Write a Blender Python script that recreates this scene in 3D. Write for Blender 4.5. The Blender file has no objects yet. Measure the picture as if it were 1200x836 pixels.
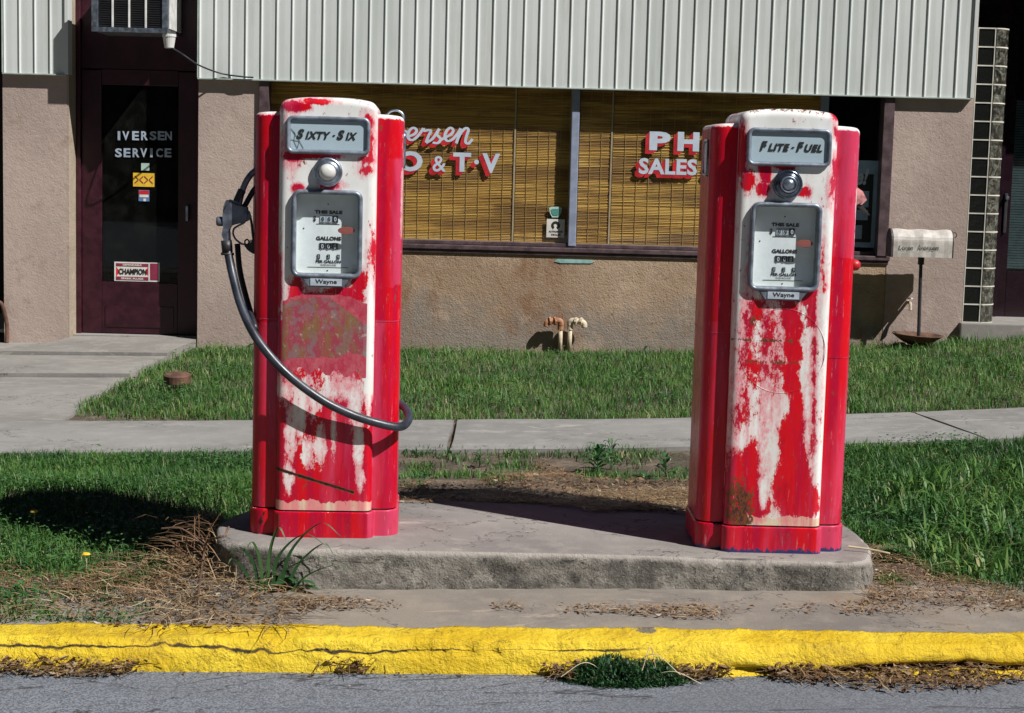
import bpy, bmesh, math, random
import numpy as np
from mathutils import Vector, Matrix
random.seed(7); rng = np.random.default_rng(11)
S = bpy.context.scene
COL = S.collection
R = math.radians
# ------------------------------------------------------------------ camera
F = 2000.0; CAMZ = 1.39; PITCH = math.atan(227/2000); ROLL = 0.0265
cr, sr, cp, sp = math.cos(ROLL), math.sin(ROLL), math.cos(PITCH), math.sin(PITCH)
_r = Vector((1,0,0)); _u = Vector((0,sp,cp)); _f = Vector((0,cp,-sp))
RX = _r*cr + _u*sr; RU = _u*cr - _r*sr
cam = bpy.data.objects.new('camera', bpy.data.cameras.new('camera'))
COL.objects.link(cam)
M = Matrix(((RX.x,RU.x,-_f.x),(RX.y,RU.y,-_f.y),(RX.z,RU.z,-_f.z)))
cam.matrix_world = Matrix.Translation((0,0,CAMZ)) @ M.to_4x4()
cam.data.sensor_width = 36; cam.data.lens = 36*F/1200
cam.data.clip_start = .1; cam.data.clip_end = 2000
S.camera = cam
# ------------------------------------------------------------------ light
AZ = R(124); EL = R(48)      # compass direction of the sun (clockwise from +Y) and its height
w = bpy.data.worlds.new('World'); S.world = w; w.use_nodes = True
wn = w.node_tree.nodes; wl = w.node_tree.links
sky = wn.new('ShaderNodeTexSky'); sky.sky_type = 'NISHITA'; sky.sun_disc = False
sky.sun_elevation = EL; sky.sun_rotation = AZ; sky.air_density = .35; sky.dust_density = 0; sky.altitude = 900
wl.new(sky.outputs[0], wn['Background'].inputs[0]); wn['Background'].inputs[1].default_value = .05
sun = bpy.data.objects.new('sun', bpy.data.lights.new('sun','SUN')); COL.objects.link(sun)
sun.data.energy = 5.0; sun.data.angle = R(.5); sun.data.color = (1,.965,.92)
sd = Vector((math.sin(AZ)*math.cos(EL), math.cos(AZ)*math.cos(EL), math.sin(EL)))
sun.rotation_euler = sd.to_track_quat('Z','Y').to_euler()
S.view_settings.view_transform = 'Standard'; S.view_settings.look = 'None'
S.view_settings.exposure = .30; S.view_settings.gamma = 1

# ------------------------------------------------------------------ measuring helpers
def ray(u, v):
    return RX*((u-600)/F) - RU*((v-418)/F) + _f
def at(u, v, Y):                      # the point of the vertical plane y = Y seen there
    d = ray(u,v); t = Y/d.y
    return Vector((d.x*t, Y, CAMZ+d.z*t))
def atz(u, v, z=0.):                  # the point of the level plane z
    d = ray(u,v); t = (z-CAMZ)/d.z
    return Vector((d.x*t, d.y*t, z))
def terr(x, y):
    x = np.clip(x,-7,7); t = np.clip((y-5)/3.3,0,1); t2 = np.clip((y-8.3)/5,0,1)
    s = .018+.017*t-.023*t2; q = .006*t+.005*t2
    z = s*x + q*x*x*np.sign(np.maximum(x,0)) - .065*t2
    # soil banked up behind the pump island
    b = np.exp(-np.clip(np.maximum(-.75-x, x-.95),0,9)**2/.03)*np.exp(-np.clip(np.abs(y-6.55)-.3,0,9)**2/.25)
    mound = .075*np.clip((-.8-x)/.4,0,1)*np.exp(-((y-6.9)/.5)**2)
    return z + .108*b*np.clip((y-5.9)/.2,0,1) + mound
def att(u, v, dz=0.):                 # the point of the terrain seen there
    z = 0.
    for _ in range(12):
        p = atz(u,v,z); z = float(terr(p.x,p.y))+dz
    return atz(u,v,z)

# ------------------------------------------------------------------ object helpers
def link(o): COL.objects.link(o); return o
def tag(o, label=None, cat=None, group=None, kind=None):
    if label: o['label'] = label
    if cat: o['category'] = cat
    if group: o['group'] = group
    if kind: o['kind'] = kind
    return o
def empty(name, loc=(0,0,0), rz=0, **k):
    o = link(bpy.data.objects.new(name, None)); o.location = loc; o.rotation_euler = (0,0,rz)
    o.empty_display_size = .1
    return tag(o, **k)
def finish(name, me, mat, parent=None, smooth=False, **k):
    o = link(bpy.data.objects.new(name, me))
    if mat is not None: me.materials.append(mat)
    if parent is not None: o.parent = parent
    if smooth:
        me.polygons.foreach_set('use_smooth', [True]*len(me.polygons))
    return tag(o, **k)
def ob(name, bm, mat, parent=None, smooth=False, **k):
    me = bpy.data.meshes.new(name); bmesh.ops.recalc_face_normals(bm, faces=bm.faces[:])
    bm.to_mesh(me); bm.free()
    return finish(name, me, mat, parent, smooth, **k)
def B(): return bmesh.new()
def box(bm, x0,x1,y0,y1,z0,z1, bev=0.):
    r = bmesh.ops.create_cube(bm, size=1, matrix=Matrix.Translation(((x0+x1)/2,(y0+y1)/2,(z0+z1)/2)) @ Matrix.Diagonal((x1-x0,y1-y0,z1-z0,1)))
    if bev:
        es = list({e for v in r['verts'] for e in v.link_edges})
        bmesh.ops.bevel(bm, geom=es, offset=bev, segments=2, affect='EDGES', profile=.6)
    return bm
def cat(pts, n=8):                    # Catmull-Rom
    P = [Vector(p) for p in pts]; P = [P[0]*2-P[1]]+P+[P[-1]*2-P[-2]]; out = []
    for i in range(1,len(P)-2):
        a,b,c,d = P[i-1:i+3]
        for k in range(n):
            t = k/n
            out.append(.5*((2*b)+(c-a)*t+(2*a-5*b+4*c-d)*t*t+(3*b-a-3*c+d)*t**3))
    out.append(P[-2]); return out
def tube(bm, pts, r, n=10, caps=True):
    pts = [Vector(p) for p in pts]; rings = []
    up = Vector((0,0,1)); prev = None
    for i,p in enumerate(pts):
        t = (pts[min(i+1,len(pts)-1)]-pts[max(i-1,0)]).normalized()
        if prev is None:
            a = t.cross(up) if abs(t.z)<.9 else t.cross(Vector((1,0,0)))
        else: a = prev - t*prev.dot(t)
        a.normalize(); prev = a; b = t.cross(a)
        rr = r[i] if hasattr(r,'__len__') else r
        rings.append([bm.verts.new(p+(a*math.cos(2*math.pi*k/n)+b*math.sin(2*math.pi*k/n))*rr) for k in range(n)])
    for A,Bq in zip(rings,rings[1:]):
        for k in range(n): bm.faces.new((A[k],A[(k+1)%n],Bq[(k+1)%n],Bq[k]))
    if caps: bm.faces.new(rings[0][::-1]); bm.faces.new(rings[-1])
    return bm
def lathe(bm, prof, mtx=Matrix(), n=32):      # prof (radius, height along +Z of mtx)
    rings = []
    for r,h in prof:
        if r < 1e-5: rings.append([bm.verts.new(mtx@Vector((0,0,h)))]*n)
        else: rings.append([bm.verts.new(mtx@Vector((r*math.cos(2*math.pi*k/n), r*math.sin(2*math.pi*k/n), h))) for k in range(n)])
    for A,Bq in zip(rings,rings[1:]):
        for k in range(n):
            f = []
            for v in (A[k],A[(k+1)%n],Bq[(k+1)%n],Bq[k]):
                if v not in f: f.append(v)
            if len(f)>2: bm.faces.new(f)
    return bm
def loft(bm, loops, cap0=False, cap1=False, closed=True):
    L = [[bm.verts.new(p) for p in lp] for lp in loops]; n = len(L[0])
    for A,Bq in zip(L,L[1:]):
        for k in range(n if closed else n-1): bm.faces.new((A[k],A[(k+1)%n],Bq[(k+1)%n],Bq[k]))
    if cap0: bm.faces.new(L[0])
    if cap1: bm.faces.new(L[-1])
    return L
def rrect(w, h, r, n=6):              # rounded rectangle outline about 0,0
    out = []
    for cx,cy,a0 in ((w/2-r,h/2-r,0),(-w/2+r,h/2-r,90),(-w/2+r,-h/2+r,180),(w/2-r,-h/2+r,270)):
        for k in range(n+1):
            a = R(a0+90*k/n); out.append((cx+r*math.cos(a), cy+r*math.sin(a)))
    return out
def ring_frame(bm, cx, cz, y, w, h, r, prof): # frame on a face looking to -Y; prof: (inset, height)
    loops = []
    for ins,ht in prof:
        loops.append([(cx+a, y-ht, cz+b) for a,b in rrect(w-2*ins, h-2*ins, max(r-ins,.002))])
    loft(bm, loops); return bm
def poly_plate(bm, pts, th, bev=.004, y=0.):  # outline in x,z, thick along y
    lo = [bm.verts.new((a,y-th/2,b)) for a,b in pts]; hi = [bm.verts.new((a,y+th/2,b)) for a,b in pts]
    n = len(pts); fs = [bm.faces.new(lo), bm.faces.new(hi[::-1])]
    for k in range(n): fs.append(bm.faces.new((lo[k],hi[k],hi[(k+1)%n],lo[(k+1)%n])))
    if bev:
        es = [e for f in fs[:2] for e in f.edges]
        bmesh.ops.bevel(bm, geom=es, offset=bev, segments=2, affect='EDGES')
    return bm
def text_geo(s, shear=0., off=0., space=1., line=1.):
    c = bpy.data.curves.new('lettering','FONT'); c.body = s; c.shear = shear; c.offset = off
    c.space_character = space; c.space_line = line; c.fill_mode = 'FRONT'; c.resolution_u = 3; c.align_x = 'LEFT'
    o = bpy.data.objects.new('lettering', c); COL.objects.link(o)
    dg = bpy.context.evaluated_depsgraph_get(); me = bpy.data.meshes.new_from_object(o.evaluated_get(dg))
    v = np.array([tuple(q.co) for q in me.vertices]); f = [tuple(p.vertices) for p in me.polygons]
    bpy.data.objects.remove(o); bpy.data.curves.remove(c); bpy.data.meshes.remove(me)
    return v[:,:2], f
def add_text(bm, s, x0, x1, z0, z1, y, th=0., **k):   # fitted into the rectangle, facing -Y
    v,f = text_geo(s, **k); lo = v.min(0); hi = v.max(0)
    q = (v-lo)/(hi-lo)*np.array([x1-x0,z1-z0])+np.array([x0,z0])
    V = [bm.verts.new((a,y,b)) for a,b in q]
    for p in f:
        try: bm.faces.new([V[i] for i in p])
        except ValueError: pass
    return bm

# ------------------------------------------------------------------ materials
MT = {}
class NT:
    def __init__(s, name):
        s.m = bpy.data.materials.new(name); s.m.use_nodes = True; s.t = s.m.node_tree
        s.b = s.t.nodes['Principled BSDF']; s.L = s.t.links.new; s.out = s.t.nodes['Material Output']
        MT[name] = s.m
    def n(s, typ, **k):
        o = s.t.nodes.new(typ)
        for a,b in k.items():
            if a in ('op',): o.operation = b
            elif hasattr(o,a) and a not in ('inputs',): setattr(o,a,b)
        return o
    def co(s, sc=(1,1,1), obj=True):
        c = s.n('ShaderNodeTexCoord'); m = s.n('ShaderNodeMapping'); m.inputs['Scale'].default_value = sc
        m.inputs['Location'].default_value = getattr(s,'loc',(0,0,0))
        if obj: s.L(c.outputs['Object'], m.inputs[0])
        else:
            g = s.n('ShaderNodeNewGeometry'); s.L(g.outputs['Position'], m.inputs[0])
        return m.outputs[0]
    def noise(s, scale, detail=4, rough=.55, vec=None, dist=0.):
        o = s.n('ShaderNodeTexNoise'); o.inputs['Scale'].default_value = scale; o.inputs['Detail'].default_value = detail
        o.inputs['Roughness'].default_value = rough; o.inputs['Distortion'].default_value = dist
        if vec is not None: s.L(vec, o.inputs['Vector'])
        return o.outputs['Fac']
    def vor(s, scale, vec=None, feat='DISTANCE_TO_EDGE', out=0):
        o = s.n('ShaderNodeTexVoronoi'); o.feature = feat; o.inputs['Scale'].default_value = scale
        if vec is not None: s.L(vec, o.inputs['Vector'])
        return o.outputs[out]
    def math(s, op, a, b=0., c=None, clamp=False):
        o = s.n('ShaderNodeMath'); o.operation = op; o.use_clamp = clamp
        for i,x in enumerate((a,b) if c is None else (a,b,c)):
            if isinstance(x,(int,float)): o.inputs[i].default_value = x
            else: s.L(x, o.inputs[i])
        return o.outputs[0]
    def step(s, a, lo, hi, t0=0., t1=1.):
        o = s.n('ShaderNodeMapRange'); o.interpolation_type = 'SMOOTHSTEP'
        for i,x in enumerate((a,lo,hi,t0,t1)):
            if isinstance(x,(int,float)): o.inputs[i].default_value = x
            else: s.L(x,o.inputs[i])
        return o.outputs[0]
    def mix(s, f, a, b, typ='MIX'):
        o = s.n('ShaderNodeMix'); o.data_type = 'RGBA'; o.blend_type = typ
        for i,x in ((0,f),(6,a),(7,b)):
            if isinstance(x,(int,float)): o.inputs[i].default_value = x
            elif isinstance(x,tuple): o.inputs[i].default_value = (*x,1)
            else: s.L(x,o.inputs[i])
        return o.outputs[2]
    def attr(s, name, out='Fac'):
        o = s.n('ShaderNodeAttribute'); o.attribute_name = name; return o.outputs[out]
    def col(s, c):
        if isinstance(c,tuple): s.b.inputs['Base Color'].default_value = (*c,1)
        else: s.L(c, s.b.inputs['Base Color'])
    def rough(s, r):
        if isinstance(r,(int,float)): s.b.inputs['Roughness'].default_value = r
        else: s.L(r, s.b.inputs['Roughness'])
    def bump(s, h, st=.3, dist=.01):
        o = s.n('ShaderNodeBump'); o.inputs['Strength'].default_value = st; o.inputs['Distance'].default_value = dist
        s.L(h, o.inputs['Height']); s.L(o.outputs[0], s.b.inputs['Normal'])
def xyz(m, vec):
    o = m.n('ShaderNodeSeparateXYZ'); m.L(vec, o.inputs[0]); return o.outputs
def simple(name, c, r=.6, metal=0., var=.12, sc=12., bump=.0, spec=.5):
    m = NT(name); v = m.co(); nz = m.noise(sc,5,.6,v)
    d = tuple(max(0,x*(1-var)) for x in c); e = tuple(min(1,x*(1+var)) for x in c)
    m.col(m.mix(m.step(nz,.35,.65), d, e)); m.rough(m.step(nz,.3,.7,r*.85,min(1,r*1.15)))
    m.b.inputs['Metallic'].default_value = metal; m.b.inputs['Specular IOR Level'].default_value = spec
    if bump: m.bump(m.noise(sc*8,4,.6,v), bump, .004)
    return m.m

def concrete(name, base, dark, stain=None, fine=90., bump=.35, grit=.25):
    m = NT(name); v = m.co(obj=False)
    big = m.noise(1.3,6,.62,v); mid = m.noise(9,5,.65,v); fi = m.noise(fine,4,.7,v)
    c = m.mix(m.step(big,.36,.66), dark, base)
    c = m.mix(m.math('MULTIPLY', m.step(mid,.45,.68), .5), c, tuple(min(1,x*1.22) for x in base))
    c = m.mix(m.math('MULTIPLY', m.step(fi,.52,.7), grit), c, tuple(x*.42 for x in base))
    if stain:
        c = m.mix(m.math('MULTIPLY', m.step(m.noise(.8,5,.6,v),.52,.7), .6), c, stain)
    sp_ = m.vor(55, v, 'F1'); c = m.mix(m.step(sp_, .10,.04,0,.55), c, tuple(x*.25 for x in base))
    sc_ = m.noise(3.2,7,.72,m.co((.55,1.5,1),False),.6); k_ = m.step(sc_,.60,.63); c = m.mix(m.math('MULTIPLY',k_,.6), c, (base[0]*1.5,base[1]*1.42,base[2]*1.38))
    e_ = m.math('ABSOLUTE',m.math('SUBTRACT',sc_,.60)); c = m.mix(m.step(e_,.006,.002,0,.15), c, tuple(x*.45 for x in base))
    ck = m.math('ABSOLUTE',m.math('SUBTRACT',m.noise(.45,7,.62,m.co((1,1.3,1),False),.2),.5)); c = m.mix(m.step(ck,.0018,.0005,0,.7), c,(.05,.045,.04))
    dk = m.noise(7,6,.7,v); c = m.mix(m.step(dk,.60,.72,0,.45), c, tuple(x*.5 for x in base))
    m.col(c); m.rough(.9); m.b.inputs['Specular IOR Level'].default_value = .25
    h = m.math('ADD', m.math('SUBTRACT', m.math('MULTIPLY',mid,.6), m.math('MULTIPLY',k_,.35)), m.math('MULTIPLY',fi,.6)); m.bump(h,bump*1.3,.007)
    return m
m = concrete('sidewalk_concrete',(.27,.262,.252),(.21,.205,.195))
concrete('walk_concrete',(.27,.258,.24),(.21,.20,.185))
concrete('apron_concrete',(.25,.22,.185),(.17,.155,.14),(.28,.19,.11))
concrete('island_top_concrete',(.27,.25,.235),(.20,.185,.175),fine=120)
# weathered side of the island
m = NT('island_side_concrete'); v = m.co(obj=False)
nz = m.noise(5,7,.7,v); n2 = m.noise(38,5,.75,v); cr_ = m.vor(6.5, m.co((1,1,1.2),False))
zz = xyz(m, v)[2]
c = m.mix(m.step(nz,.40,.62),(.105,.098,.085),(.27,.25,.22)); c = m.mix(m.step(n2,.52,.66,0,.75), c,(.06,.055,.048)); ck = m.math('ABSOLUTE',m.math('SUBTRACT',m.noise(3.2,5,.6,v,1.2),.5)); c = m.mix(m.step(ck,.007,.002,0,.8), c,(.03,.026,.022)); c = m.mix(m.step(m.noise(70,4,.7,v),.60,.68,0,.6), c,(.42,.40,.36))
c = m.mix(m.step(m.math('ADD',zz,m.math('MULTIPLY',nz,.03)),.105,.125), c,(.36,.33,.30))
m.col(c); m.rough(.95)
m.bump(m.math('ADD',m.math('MULTIPLY',n2,1.),m.math('MULTIPLY',m.noise(120,4,.7,v),.6)),.8,.012)
# yellow kerb
m = NT('yellow_kerb_paint'); v = m.co(obj=False)
n1 = m.noise(4,6,.6,v); n2 = m.noise(60,5,.7,v); n3 = m.noise(14,6,.7,v)
pv = m.attr('wear')
c = m.mix(m.step(n1,.35,.65),(.66,.445,.014),(.78,.575,.035)); c = m.mix(m.step(n3,.58,.70,0,.55), c,(.52,.30,.02))
chip = m.step(m.math('ADD',m.math('ADD',pv,m.math('MULTIPLY',n3,.5)),m.math('MULTIPLY',n2,.35)),.80,.86)
c = m.mix(chip, c,(.20,.175,.12)); kd = m.math('ABSOLUTE',m.math('ADD',m.attr('crackd'),m.math('MULTIPLY',m.math('SUBTRACT',n3,.5),5.)))
c = m.mix(m.math('MULTIPLY',m.step(kd,1.1,.35),m.attr('con')), c,(.04,.028,.015)); c = m.mix(m.step(m.math('ADD',m.attr('crack'),m.math('MULTIPLY',n2,.4)),.75,.95), c,(.035,.028,.018))
c = m.mix(m.math('MULTIPLY',m.step(m.math('ADD',m.attr('low'),m.math('MULTIPLY',n3,.9)),.75,1.1),.8), c,(.16,.11,.04))
sp_ = m.vor(42, v, 'F1'); c = m.mix(m.step(sp_, .12,.05,0,.5), c, (.3,.17,.02))
ck = m.math('ABSOLUTE',m.math('SUBTRACT',m.noise(4.5,5,.6,m.co((.7,1,1.6),False),1.4),.5)); c = m.mix(m.step(ck,.006,.002,0,.6), c,(.12,.07,.02))
c = m.mix(m.step(m.noise(2.3,7,.75,m.co((1,1,2),False)),.54,.68,0,.55), c,(.36,.22,.03)); c = m.mix(m.step(m.noise(30,5,.8,v),.62,.72,0,.7), c,(.20,.14,.05))
m.col(c); m.rough(.55); m.b.inputs['Specular IOR Level'].default_value = .3
m.bump(m.math('ADD',n2,m.math('MULTIPLY',n3,1.6)),.9,.010)
# asphalt
m = NT('asphalt'); v = m.co(obj=False)
n1 = m.noise(1.1,5,.6,m.co((.5,1.6,1),False)); f1 = m.vor(210,v,'F1',1); f2 = m.noise(230,4,.8,v)
g = m.n('ShaderNodeRGBToBW'); m.L(f1,g.inputs[0])
c = m.mix(m.step(g.outputs[0],.2,.8),(.085,.095,.115),(.215,.235,.27)); c = m.mix(m.step(n1,.4,.62,0,.45), c,(.10,.11,.125))
c = m.mix(m.step(f2,.66,.74,0,.6), c,(.42,.43,.44)); c = m.mix(m.step(m.noise(9,6,.7,v),.62,.70,0,.7), c,(.05,.05,.055))
m.col(c); m.rough(.92); ck = m.math('ABSOLUTE',m.math('SUBTRACT',m.noise(1.2,6,.6,m.co((.35,1.6,1),False),1.),.5)); c = m.mix(m.step(ck,.006,.002,0,.8), c,(.025,.025,.028)); m.col(c); m.bump(f2,.5,.004)
# soil
m = NT('soil'); v = m.co(obj=False)
n1 = m.noise(3.2,6,.65,v); n2 = m.noise(26,6,.75,v); n3 = m.noise(110,4,.75,v)
c = m.mix(m.step(n1,.38,.64),(.115,.085,.062),(.25,.195,.145)); c = m.mix(m.step(n2,.46,.66,0,.8), c,(.065,.05,.038))
c = m.mix(m.step(n3,.6,.68,0,.6), c,(.36,.29,.21)); m.col(c); m.rough(.97)
m.bump(m.math('ADD',m.math('MULTIPLY',n2,1.),n3),.9,.02)
# stucco
def stucco(name, base, dark, low=None, streak=0.):
    m = NT(name); v = m.co(obj=False); n1 = m.noise(1.1,6,.6,v); n2 = m.noise(15,6,.72,v); n3 = m.noise(75,4,.7,v)
    c = m.mix(m.step(n1,.36,.64),dark,base); c = m.mix(m.step(n2,.5,.72,0,.35), c, tuple(x*.6 for x in base))
    if low:
        z = xyz(m,v)[2]; n4 = m.noise(2.4,6,.65,v)
        t = m.math('ADD', z, m.math('MULTIPLY', m.math('SUBTRACT',n4,.5), 1.0))
        c = m.mix(m.step(t,.42,.12,0,.85), c, low[0]); c = m.mix(m.math('MULTIPLY',m.step(m.noise(1.5,6,.7,m.co((1,1,.5),False)),.48,.63),.8), c, low[1])
        crk = m.noise(1.6,3,.5,m.co((1,1,2.6),False),1.5); wob = m.math('ABSOLUTE',m.math('SUBTRACT',m.math('ADD',crk,m.math('MULTIPLY',n2,.05)),.525))
        c = m.mix(m.math('MULTIPLY',m.step(wob,.004,.001,0,.6),m.step(n4,.45,.6)), c,(.09,.07,.055))
    c = m.mix(m.step(m.noise(5,7,.75,m.co((1.3,1,.6),False)),.60,.68,0,.45), c, tuple(x*.5 for x in base))
    c = m.mix(m.step(m.noise(3.3,7,.7,m.co((1,1,1.4),False),.5),.55,.66,0,.38), c, (base[0]*.62,base[1]*.55,base[2]*.48)); c = m.mix(m.step(m.noise(2.1,7,.72,m.co((1.2,1,1),False),.3),.56,.64,0,.3), c, tuple(min(1,x*1.3) for x in base))
    c = m.mix(m.step(n3,.62,.7,0,.4), c, tuple(x*.4 for x in base)); m.col(c); m.rough(.95); m.b.inputs['Specular IOR Level'].default_value=.2
    m.bump(m.math('ADD',m.math('MULTIPLY',n3,.7),n2),.5 if not low else .8,.012)
    return m.m
stucco('stucco',(.47,.375,.33),(.385,.305,.27))
stucco('stucco_reveal',(.42,.345,.27),(.35,.29,.225))
stucco('stained_stucco',(.50,.375,.275),(.36,.255,.175),((.27,.235,.205),(.25,.135,.075)))
# metal siding
m = NT('siding_enamel'); v = m.co(obj=False); nz = m.noise(2.0,5,.6,m.co((1.5,1,.35),False)); n2 = m.noise(22,5,.7,m.co((3,1,.3),False))
c = m.mix(m.step(nz,.35,.65),(.56,.60,.585),(.64,.675,.66)); c = m.mix(m.step(n2,.58,.72,0,.3), c,(.42,.44,.42))
c = m.mix(m.step(m.noise(7,5,.7,m.co((1,1,.12),False)),.52,.70,0,.35), c,(.40,.40,.36)); m.col(c); m.rough(.42); m.bump(m.noise(3,3,.5,v),.15,.01)
simple('trim_green',(.36,.42,.39),.45)
simple('rust_metal',(.12,.06,.04),.85,var=.4,bump=.4)
simple('dark_metal',(.03,.03,.035),.5)
simple('galvanised',(.36,.38,.41),.38,.75)
simple('pipe_paint',(.50,.42,.31),.7,bump=.3,var=.3); simple('pipe_rust',(.36,.17,.09),.8,var=.35,bump=.3)
simple('maroon_paint',(.030,.003,.010),.45,var=.25,bump=.15); simple('maroon_frame',(.038,.004,.012),.5,var=.25)
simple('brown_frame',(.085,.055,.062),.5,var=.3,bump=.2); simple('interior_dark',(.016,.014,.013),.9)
simple('white_plastic',(.72,.72,.70),.4); simple('rubber',(.022,.026,.034),.45,var=.3)
simple('hose_rubber',(.030,.036,.052),.38,var=.35,bump=.1)
simple('black_ink',(.012,.014,.016),.6); simple('letter_white',(.52,.60,.70),.5,var=.06)
simple('letter_red',(.55,.02,.03),.5,var=.2); simple('paper_white',(.68,.66,.62),.7,var=.08)
simple('letter_pale',(.34,.41,.50),.5,var=.2)
simple('mullion_paint',(.27,.31,.42),.4); simple('mailbox_paint',(.50,.47,.435),.5,var=.18,bump=.2); simple('teal_paint',(.24,.42,.40),.7,var=.25,bump=.3)
simple('yellow_card',(.75,.48,.03),.6); simple('blue_card',(.10,.20,.42),.6); simple('maroon_card',(.22,.02,.06),.6)
simple('green_card',(.08,.30,.26),.6); simple('mint_card',(.45,.62,.55),.6); simple('poster_blue',(.30,.42,.55),.6)
simple('blind_cord',(.50,.34,.11),.8); simple('cord_string',(.55,.46,.30),.8); simple('blind_edge',(.50,.40,.26),.7); simple('door_blind',(.62,.68,.72),.5)
m = NT('matchstick_bamboo'); v = m.co((1,1,1),False)
zn = m.noise(55,3,.6,m.co((.02,1,1),False)); z2 = m.noise(9,4,.65,m.co((.12,1,1),False)); z3 = m.noise(4,4,.6,v)
c = m.mix(m.step(zn,.38,.62),(.50,.27,.045),(.70,.43,.10)); c = m.mix(m.step(z2,.44,.62,0,.85), c,(.24,.115,.025))
c = m.mix(m.step(z3,.55,.75,0,.5), c,(.15,.065,.02)); m.col(c); m.rough(.6)
# chrome / dull bezels
simple('dull_chrome',(.33,.38,.46),.34,.85,var=.3,sc=30); simple('dark_chrome',(.16,.20,.26),.22,.9,var=.4,sc=25)
simple('bezel_grey',(.20,.235,.29),.4,.35,var=.3,sc=25); simple('sign_face',(.38,.49,.56),.35,var=.06,sc=6)
simple('milk_glass',(.62,.62,.60),.35,var=.1); simple('dial_paint',(.78,.84,.87),.6,var=.08,sc=9); simple('box_inside',(.55,.56,.50),.6,var=.15)
simple('plate_face',(.42,.48,.55),.45); simple('decal_red',(.24,.07,.06),.6); simple('vitrolite',(.018,.008,.013),.15)
def glass(name, tint=(.9,.95,.95), rough=.02, dirt=.0, base=.04):
    m = NT(name); t = m.t; tr = t.nodes.new('ShaderNodeBsdfTransparent'); tr.inputs[0].default_value = (*tint,1)
    gl = t.nodes.new('ShaderNodeBsdfGlossy'); gl.inputs['Roughness'].default_value = rough; gl.inputs[0].default_value=(.9,.95,1,1)
    fr = t.nodes.new('ShaderNodeLayerWeight'); fr.inputs[0].default_value = .5
    mx = t.nodes.new('ShaderNodeMixShader'); m.L(m.math('MULTIPLY_ADD',m.math('POWER',fr.outputs[1],5.),.9,.022),mx.inputs[0]); m.L(tr.outputs[0],mx.inputs[1]); m.L(gl.outputs[0],mx.inputs[2])
    last = mx.outputs[0]
    if dirt:
        df = t.nodes.new('ShaderNodeBsdfDiffuse'); df.inputs[0].default_value = (.55,.55,.5,1)
        nz = m.noise(7,6,.7,m.co()); k = m.step(nz,.42,.75,dirt*.3,dirt)
        m2 = t.nodes.new('ShaderNodeMixShader'); m.L(k,m2.inputs[0]); m.L(last,m2.inputs[1]); m.L(df.outputs[0],m2.inputs[2]); last = m2.outputs[0]
    m.L(last, m.out.inputs[0]); return m.m
glass('pane_glass',(.97,.98,.98),.015,.008); glass('door_glass',(.55,.6,.6),.02,.015); glass('dial_glass',(.96,.98,.98),.03,.035)
# glass blocks: black stands for the unlit room behind; lit copy painted brighter
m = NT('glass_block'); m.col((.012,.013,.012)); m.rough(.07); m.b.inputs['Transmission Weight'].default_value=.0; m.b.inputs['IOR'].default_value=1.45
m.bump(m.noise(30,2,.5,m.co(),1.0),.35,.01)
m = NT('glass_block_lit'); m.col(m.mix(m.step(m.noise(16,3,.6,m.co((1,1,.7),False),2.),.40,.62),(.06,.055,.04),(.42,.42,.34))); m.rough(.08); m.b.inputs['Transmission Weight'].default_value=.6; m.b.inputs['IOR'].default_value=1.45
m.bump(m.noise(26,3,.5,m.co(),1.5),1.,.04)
simple('mortar',(.62,.60,.53),.9)
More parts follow.
